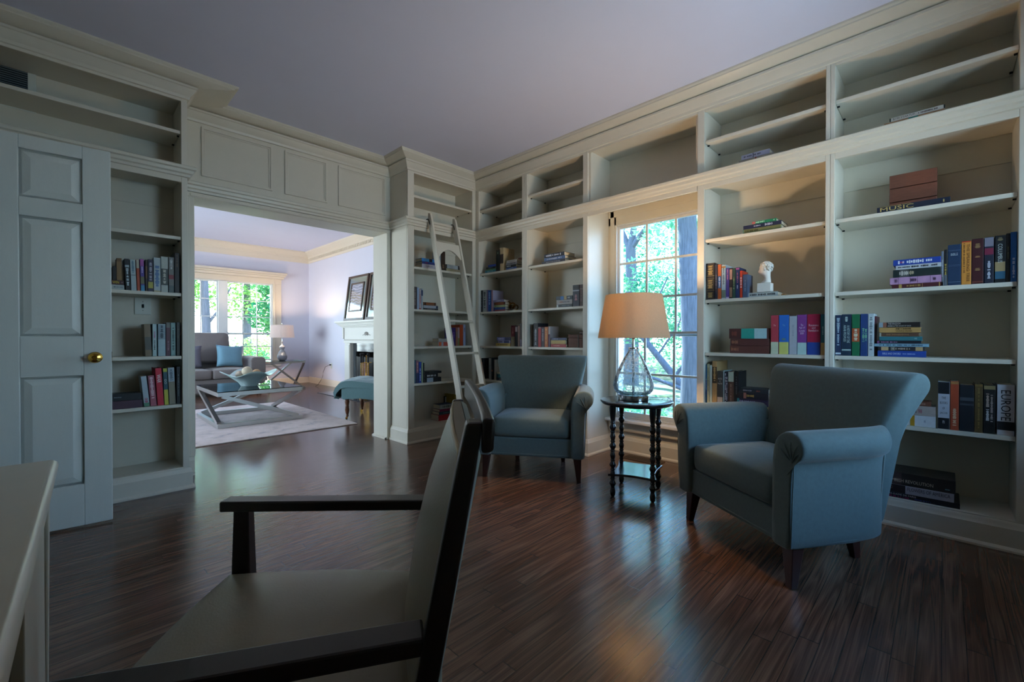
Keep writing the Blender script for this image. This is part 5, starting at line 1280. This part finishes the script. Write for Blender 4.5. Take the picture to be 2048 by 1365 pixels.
shelf_stack('L', .570, G, 866, 743, [
    (849.6, 882.4, 1.15, '1b1c20', 'black book with a white label at the bottom of the low ladder-shelf stack', {'b': [(.12, .5, 'a4b8cc')]}),
    (850, 876, 1.0, '1a1c22', 'black book with a white italic title in the low ladder-shelf stack', {'m': [('d0d4d8', .5, .7, .5)]}),
    (849.6, 883, .6, '14181c', 'thin black book topping the low ladder-shelf stack', {'m': [('4a5a60', .5, .5, .3)]})])
shelf_stack('L', .146, G, 893, 809, [
    (877, 909, 1.15, 'a8202a', 'red book at the bottom of the floor stack behind the ladder', {'b': [(0, .001, 'a8202a')]}),
    (878, 906, .6, '1a3a44', 'dark teal book on the red one behind the ladder', {'m': [('7aa0a8', .5, .4, .3)]}),
    (879, 907, .5, '7a1c48', 'thin crimson book in the floor stack behind the ladder', {}),
    (879.5, 907, .9, '9aa4a4', 'white book with a dark blue cover topping the floor stack', {'cov': '1f3f6c', 'm': [('1c3c38', .5, .6, .5)], 'b': [(.0, .9, '9aa4a4')]})], ins=.10)
shelf_row('L', .146, G, [(908.6, 911.8, 790, 'a08a2c', 'yellow book standing beside the floor stack behind the ladder', {'ins': .10})])
fr = empty('picture_frame', 'small black-framed white print standing behind the floor stack of books', 'frame', (0, YF+.24, .1468))
xa, xb = pt(889, 800, 1, YF+.24).x, pt(906, 800, 1, YF+.24).x; fr.location.x = (xa+xb)/2; w = (xb-xa)/2; zt = pt(897, 792, 1, YF+.24).z-.1468
boxes('frame', DARKGAP, [(-w, -w+.008, 0, .014, 0, zt), (w-.008, w, 0, .014, 0, zt), (-w+.008, w-.008, 0, .014, zt-.008, zt), (-w+.008, w-.008, 0, .014, 0, .008)], fr)
boxes('print', bmat('a4acb8'), [(-w+.008, w-.008, .004, .010, .008, zt-.008)], fr)
# ---- door bookcase
G = 'books in the door bookcase'
wtop = shelf_stack('L', 1.32, G, 236, 561, [
    (222, 249.5, 1.25, 'a0a8a4', 'white book under the WIN book beside the door edge', {'m': [('3a4a5c', .5, .6, .25), ('2a3a6c', .85, .08, .3)]}),
    (220, 248.8, 1.1, '401818', 'dark red book with yellow title WIN', {'t': [('WIN', 'd0b820', .42, .46, .6)], 'm': [('a08080', .86, .14, .2)]})])
shelf_row('L', wtop+.0005, G, [
    (226, 233.4, 533, '18150f', 'small black book standing on the WIN book', {}),
    (234, 244.6, 517, '6a4a24', 'worn tan-brown book standing on the WIN book', {'b': [(0, .85, '84643a')]})])
shelf_row('L', 1.32, G, [
    (252.2, 262, 518.5, '14181c', 'black book with white block lettering beside the WIN book', {'m': [('c0ccd0', .42, .55, .5)], 'b': [(.73, .80, 'a8b4b8')], 'lean': -2}),
    (263, 274.2, 520, 'a2b2b4', 'white book crossed by a black line in the door bookcase', {'b': [(.49, .505, '1a2426')], 'm': [('3a6a80', .75, .4, .4)], 'lean': -1.8}),
    (275, 281.4, 520, 'a8482a', 'orange book with a cream head in the door bookcase', {'b': [(.72, .995, 'b0ac98')], 'lean': -1.6}),
    (282.4, 290.6, 519, '4a3a8c', 'purple and blue picture-spine book in the door bookcase', {'b': [(.78, .99, '9a4a94'), (.0, .18, '3a8ab0'), (.22, .45, '6a6a4c')], 'm': [('d4c4e4', .66, .2, .4)], 'lean': -1.4}),
    (291.4, 296, 520, '2c1f18', 'thin dark brown book beside the navy one in the door bookcase', {'b': [(.4, .8, '6a4624')]}),
    (296.6, 307.4, 519.5, '23233c', 'navy book with silver lettering and yellow foot', {'b': [(.1, .3, 'a8a044')], 'm': [('b0aebc', .6, .6, .45)]}),
    (308.2, 322, 516, 'a6b4b8', 'white book with big blue lettering in the door bookcase', {'m': [('1f5a94', .45, .62, .6)], 'b': [(.0, .04, 'a09870')]}),
    (322.6, 337, 514, 'a8b0a8', 'white book with a grey panel in the door bookcase', {'b': [(.2, .66, '3a4340')], 'm': [('c8c8b8', .43, .4, .4)]}),
    (338, 349, 515, '6a6a66', 'grey book with a dark lower half in the door bookcase', {'b': [(.38, .5, '7a3038'), (.0, .2, '4a5a58')], 'm': [('d0d4d0', .8, .3, .5)]}),
    (350, 360, 506.8, '221814', 'tall dark brown book against the door bookcase stile', {'m': [('6a5440', .8, .3, .3)]})])
shelf_row('L', .897, G, [
    (290.5, 304, 649, '7a6a52', 'worn tan folder-like book at the start of the half-empty shelf', {'b': [(.2, .6, '54564e')], 'pb': 1, 'lean': -2}),
    (305, 313.4, 648.7, 'a8c0c0', 'white book with a magenta title on the half-empty shelf', {'m': [('a04a80', .66, .2, .4), ('2a3434', .34, .3, .4)]}),
    (316, 331.2, 648.7, '9fb8bc', 'silver-white book with a grey label on the half-empty shelf', {'b': [(.52, .97, '8498a0')], 'm': [('2a3a44', .75, .4, .4)]}),
    (332, 341, 645.5, '54303a', 'maroon book with a grey head on the half-empty shelf', {'b': [(.84, 1, '6a6a64')], 'm': [('9a7a80', .3, .3, .3)]}),
    (341.6, 351.2, 646, '7fa09c', 'pale green book with dark lettering on the half-empty shelf', {'m': [('24403c', .5, .7, .4)]}),
    (353, 360.4, 645, '2a2a24', 'dark book against the stile on the half-empty shelf', {'m': [('6a6a54', .6, .4, .3)]})])
shelf_stack('L', .571, G, 255, 787.5, [
    (216, 284.3, 1.0, '4a3040', 'plum book lying under the long black one', {}),
    (216, 282.6, .9, '10151a', 'long black book lying on the plum one', {'t': [('PRINCIPLES', 'a8b4bc', .27, .22, .14)]})], ins=.02)
shelf_row('L', .571, G, [
    (287.5, 299, 753, 'a8b8c0', 'white book with red flowers leaning on the pink one', {'b': [(.0, .12, '5a8a6c')], 'm': [('a8304c', .2, .16, .6)], 'lean': -5}),
    (300.5, 313, 752, 'a05a68', 'pink and red patterned book beside the WAR book', {'m': [('e0c0c8', .6, .7, .5)], 'lean': -4}),
    (314.5, 327.5, 737, 'c01c38', 'bright red book titled WAR', {'t': [('WAR', 'e0dce0', .72, .22, .62)], 'lean': -3}),
    (328.3, 337, 737.5, '1d4c58', 'yellow and green book titled GO', {'b': [(0, .42, 'b8b840'), (.9, 1, 'b8b840')], 't': [('GO', 'd8e0d8', .64, .14, .5)], 'lean': -2}),
    (338, 351.2, 736, '84806c', 'khaki book with a silver upper half beside the GO book', {'b': [(.62, 1, '98a8b0')], 'm': [('4a5a64', .8, .3, .5)], 'lean': -2}),
    (352.6, 360.4, 734, '15181c', 'black book against the stile on the lowest filled door shelf', {'m': [('8a9498', .5, .6, .2)]})])

# ---- the bust
B = empty('bust', 'white plaster head of a curly-haired man on a square block', 'bust', (XR+.085, -(ucoord('R', 1516, .085)+ucoord('R', 1544, .085))/2, b_top+.0016), -PI/2)
boxes('pedestal', MARBLE, [(-.040, .040, -.035, .035, 0, .058)], B, bevel=.002)
b = MB(); rings = []
# faces the window: local -x; rings of the neck and head, squashed and shifted
for z, cx, rx, ry in ((.0585, .004, .031, .026), (.066, .005, .030, .024), (.078, .012, .021, .019), (.092, .013, .0185, .0175), (.106, .010, .020, .018), (.116, .002, .029, .021), (.126, -.003, .034, .024), (.140, -.001, .0345, .026), (.152, .0, .0345, .0275), (.164, .001, .035, .0285), (.176, .003, .034, .0285), (.186, .004, .029, .025), (.193, .005, .020, .018), (.197, .005, .008, .008)):
    rg = []
    for k in range(24):
        a = 2*PI*k/24; ca, sa = math.cos(a), math.sin(a); x = rx*ca; 
        if ca < -.9 and .112 < z < .125: x -= .003          # chin
        if ca < -.97 and .127 < z < .131: x -= .002          # lips
        if ca < -.96 and .136 < z < .146: x -= .010          # nose
        if ca < -.80 and .148 < z < .156: x += .003          # eye sockets
        if ca < -.6 and .160 < z < .168: x -= .002           # brow
        rg.append((cx+x, ry*sa, z))
    rings.append(rg)
b.loft(rings); b.obj('head', MARBLE, B, smooth=70, subsurf=1)
b = MB(); rn = random.Random(3)
for k in range(230):
    a = rn.uniform(0, 2*PI); e = rn.uniform(-.75, 1.5)
    x, y, z = math.cos(e)*math.cos(a), math.cos(e)*math.sin(a), math.sin(e)
    if x < -.45 and z < .62: continue
    if x < .15 and z < .22 and abs(y) > .2: continue
    if x < .45 and z < -.25: continue
    b.ball((.006+.037*x, .031*y, .163+.034*z), rn.uniform(.0048, .0085), 7, 5, sc=(1, 1, .85))
b.obj('curly_hair', MARBLE, B, smooth=180)
b = MB()
for s in (-1, 1): b.ball((.003, s*.0265, .147), .008, 8, 6, sc=(.7, .5, 1.2)); b.ball((-.029, s*.010, .1525), .0038, 8, 6)
b.obj('ear', MARBLE, B, smooth=180)
# ------------------------------------------------------------------ garden outside
GRASS = leaf_mat('garden_ground_cover', '5f6e4c', '9a8478', .1)
b = MB(); b.box(3.70, 40, -12, 40, -.45, -.40); b.box(-14, 3.70, 10.55, 40, -.45, -.40)
g = b.obj('ground', GRASS); struct(g)
BARK = mat('grey_brown_bark', '525256', .9, var=.75, scale=5, stretch=(9, 9, 1), bump=.6, bscale=20)
LG = leaf_mat('sunlit_green_leaf', '5a9a4a', 'c0d884', .5)
LM = leaf_mat('mid_green_leaf', '2a7a50', '80b878', .5)
LB = leaf_mat('blue_green_leaf', '2f7a5c', '86b880', .5)
LP = leaf_mat('pale_blue_green_leaf', '6aa878', 'c8dca0', .5)
def leaves(vols, n, size, seed, flat=.5):
    rn = random.Random(seed); b = MB()
    tot = sum(v[3]*v[4]*v[5] for v in vols)
    for (cx, cy, cz, rx, ry, rz) in vols:
        for _ in range(int(n*rx*ry*rz/tot)):
            while True:
                x, y, z = rn.uniform(-1, 1), rn.uniform(-1, 1), rn.uniform(-1, 1)
                q = x*x+y*y+z*z
                if .12 < q < 1: break
            c = Vector((cx+x*rx, cy+y*ry, cz+z*rz))
            d = Vector((rn.gauss(0, 1), rn.gauss(0, 1), rn.gauss(0, .6))).normalized(); u = d.cross(Vector((rn.gauss(0, flat), rn.gauss(0, flat), 1))).normalized()
            s = size*rn.uniform(.6, 1.3); w = s*.34
            b.add([c-d*s*.5, c+u*w, c+d*s*.5, c-u*w], [(0, 1, 2, 3)])
    return b
def tree(label, base, trunk, r0, vols, n, size, lm, seed, branches=(), group='trees in the garden', cat='tree', nm='tree'):
    r = empty(nm, label, cat, base, 0, group)
    if trunk:
        b = MB(); b.tube(trunk, r0, 12, r1=r0*.6); b.obj('trunk', BARK, r, smooth=60)
    for br in branches:
        b = MB(); b.tube(br[0], br[1], 8, r1=br[1]*.35); b.obj('branch', BARK, r, smooth=60)
    if vols: leaves(vols, n, size, seed).obj('foliage', lm, r)
    return r
# outside the library window (looking +x)
tree('thick grey tree trunk close outside the library window', (6.9, 2.82, -.40), [(0, 0, 0), (.02, -.02, 1.2), (-.02, .03, 2.4), (.0, .10, 3.6), (.05, .2, 6)], .19, [(.3, .1, 4.0, 1.6, 1.6, .9)], 1500, .13, LB, 1)
tree('forked tree high beyond the library window', (12, 6.75, -.40), [(0, 0, 0), (.05, 0, 2.4), (0, .02, 4.2)], .24, [(.3, .4, 6.9, 2.4, 2.4, 1.4), (-.5, -1.5, 4.4, 1.1, 1.2, .7)], 4200, .14, LP, 2,
     branches=[([(0, .02, 4.0), (.1, .35, 4.7), (.2, .8, 5.6)], .10), ([(0, .02, 4.0), (.0, -.1, 4.8), (-.1, -.15, 6.0)], .13), ([(0, 0, 4.1), (-.1, -.5, 4.6), (-.2, -1.1, 5.3)], .09)])
tree('leaning bare tree with low bushy leaves outside the library window', (9.0, 3.5, -.40), [(0, 0, 0), (-.1, .5, .6), (-.1, 1.15, 1.35), (0, 1.9, 2.2)], .085, [(1.2, 1.3, 2.1, 1.6, 2.2, .95), (.6, 2.6, 2.7, 1.2, 1.4, .8)], 4600, .11, LB, 3,
     branches=[([(-.1, .5, .6), (-.1, .2, 1.0), (0, -.3, 1.5)], .04), ([(-.1, 1.1, 1.3), (-.1, 1.0, 2.0), (0, .7, 2.7)], .035), ([(-.4, -.3, .25), (-.3, .8, .55), (-.1, 2.0, .75)], .05), ([(-.1, .9, 1.0), (.1, .5, 1.7), (.2, .3, 2.4)], .025)])
tree('pale flowering bush outside the library window', (14.6, 7.6, -.40), None, 0, [(0, 0, 1.5, 1.4, 2.8, 1.5), (.3, -3.2, 2.0, 1.3, 2.2, 1.6), (.3, 0.4, 3.6, 1.2, 2.6, 1.0)], 9000, .12, LP, 4, group='bushes in the garden', cat='bush', nm='garden_bush')
tree('low blue-green bush under the library window', (5.4, 3.1, -.40), None, 0, [(0, 0, .30, .8, 1.1, .36), (.8, 1.4, .38, .8, 1.0, .4)], 2600, .08, LB, 5, group='bushes in the garden', cat='bush', nm='garden_bush')
tree('tall dense tree far beyond the library window', (19.5, 12, -.40), [(0, 0, 0), (0, .1, 3), (.1, .2, 6)], .25, [(0, 0, 3.6, 2.0, 3.4, 2.2), (0, -3.5, 3.2, 2, 2.6, 2.2), (0, -2, 6.4, 2.2, 4.5, 1.5)], 8000, .19, LB, 6)
# outside the living room windows (looking +y)
tree('grey-trunked tree close outside the living room window', (2.83, 15.0, -.40), [(0, 0, 0), (.02, 0, 1.5), (-.03, 0, 3.0), (0, 0, 5)], .13, [(-.2, .6, 3.9, 1.2, 1.0, .6), (-1.0, .3, 3.2, .9, .9, .8)], 3400, .12, LM, 11,
     branches=[([(0, 0, 1.75), (.3, -.05, 2.2), (.6, -.1, 2.9)], .05)])
tree('bright green leafy tree seen through the living room window', (4.6, 14.0, -.40), [(.4, .6, 0), (.35, .6, 1.5), (.2, .5, 3)], .07, [(0, .2, 2.05, .95, .8, .62), (.1, .3, 3.0, .95, .7, .45)], 4200, .125, LM, 12)
tree('low bright yellow-green hedge below the living room window', (3.6, 18.5, -.40), None, 0, [(0, 0, .7, 2.6, 1.0, .85), (-2.4, 0, .8, 1.6, 1, .9), (2.4, .3, .8, 1.6, 1, .9)], 9500, .105, LG, 13, group='bushes in the garden', cat='bush', nm='garden_bush')
tree('sunlit tall tree far behind the living room hedge', (6.2, 24, -.40), [(0, 0, 0), (0, 0, 3), (0, 0, 6)], .2, [(0, 0, 4.4, 2.6, 1.6, 2.2), (-3.6, 0, 3.6, 2.0, 1.6, 1.7)], 8500, .18, LG, 14)
tree('young shrub close under the living room window end', (3.55, 12.6, -.40), None, 0, [(0, 0, .55, .55, .5, .55)], 1200, .075, LM, 15, group='bushes in the garden', cat='bush', nm='garden_bush')

# ------------------------------------------------------------------ light
def light(name, kind, loc, energy, col, rot=None, **kw):
    l = bpy.data.lights.new(name, kind); l.energy = energy; l.color = col
    for k, v in kw.items(): setattr(l, k, v)
    o = bpy.data.objects.new(name, l); COL.objects.link(o); o.location = loc
    if rot: o.rotation_euler = rot
    return o
light('lamp_bulb_light', 'POINT', (2.632, 1.462, 1.245), E_LAMP, (1, .68, .40), shadow_soft_size=.035)
light('living_lamp_light', 'POINT', (3.03, 9.36, 1.20), E_LAMP2, (1, .74, .5), shadow_soft_size=.035)
light('sun', 'SUN', (0, 0, 10), E_SUN, (1, .95, .84), rot=Vector((-.25, -.62, -.75)).to_track_quat('-Z', 'Y').to_euler(), angle=.01)
# daylight fill: area lamps added outside the unseen south and living room windows
light('south_window_fill', 'AREA', (2.26, -1.2, 1.5), E_SOUTH, C_SOUTH, rot=(math.radians(90), 0, 0), shape='RECTANGLE', size=1.0, size_y=1.3)
light('living_window_fill', 'AREA', (-2.9, 7.3, 1.4), E_LIV, C_LIV, rot=(0, math.radians(-90), 0), shape='RECTANGLE', size=1.7, size_y=4.0)
for nm, loc, rot, sx, sy in (('portal_library', (3.68, 1.72, 1.17), (0, math.radians(90), 0), 1.75, .86), ('portal_living', (1.745, 10.52, 1.34), (math.radians(-90), 0, 0), 2.85, 1.7)):
    o = light(nm, 'AREA', loc, 1, (1, 1, 1), rot=rot, shape='RECTANGLE', size=sx, size_y=sy); o.data.cycles.is_portal = True
W = bpy.data.worlds.new('sky'); SC.world = W; W.use_nodes = True; nt = W.node_tree; nt.nodes.clear()
out = nt.nodes.new('ShaderNodeOutputWorld'); bg = nt.nodes.new('ShaderNodeBackground'); tc = nt.nodes.new('ShaderNodeTexCoord'); sp = nt.nodes.new('ShaderNodeSeparateXYZ'); rp = nt.nodes.new('ShaderNodeValToRGB')
nt.links.new(tc.outputs['Generated'], sp.inputs[0]); nt.links.new(sp.outputs[2], rp.inputs[0]); nt.links.new(rp.outputs[0], bg.inputs[0]); nt.links.new(bg.outputs[0], out.inputs[0])
rp.color_ramp.elements[0].position = 0; rp.color_ramp.elements[0].color = (.80, .90, 1, 1)
rp.color_ramp.elements[1].position = .55; rp.color_ramp.elements[1].color = (.26, .48, 1, 1)
e = rp.color_ramp.elements.new(.18); e.color = (.62, .80, 1, 1)
bg.inputs[1].default_value = E_SKY
SC.view_settings.view_transform = 'Standard'; SC.view_settings.look = 'None'; SC.view_settings.gamma = 1; SC.view_settings.use_curve_mapping = False
SC.view_settings.exposure = EXPO
SC.cycles.use_denoising = True
SC.cycles.max_bounces = 8; SC.cycles.diffuse_bounces = 5; SC.cycles.glossy_bounces = 4; SC.cycles.transparent_max_bounces = 16; SC.cycles.transmission_bounces = 4
SC.cycles.sample_clamp_indirect = 6; SC.cycles.caustics_reflective = False; SC.cycles.caustics_refractive = False
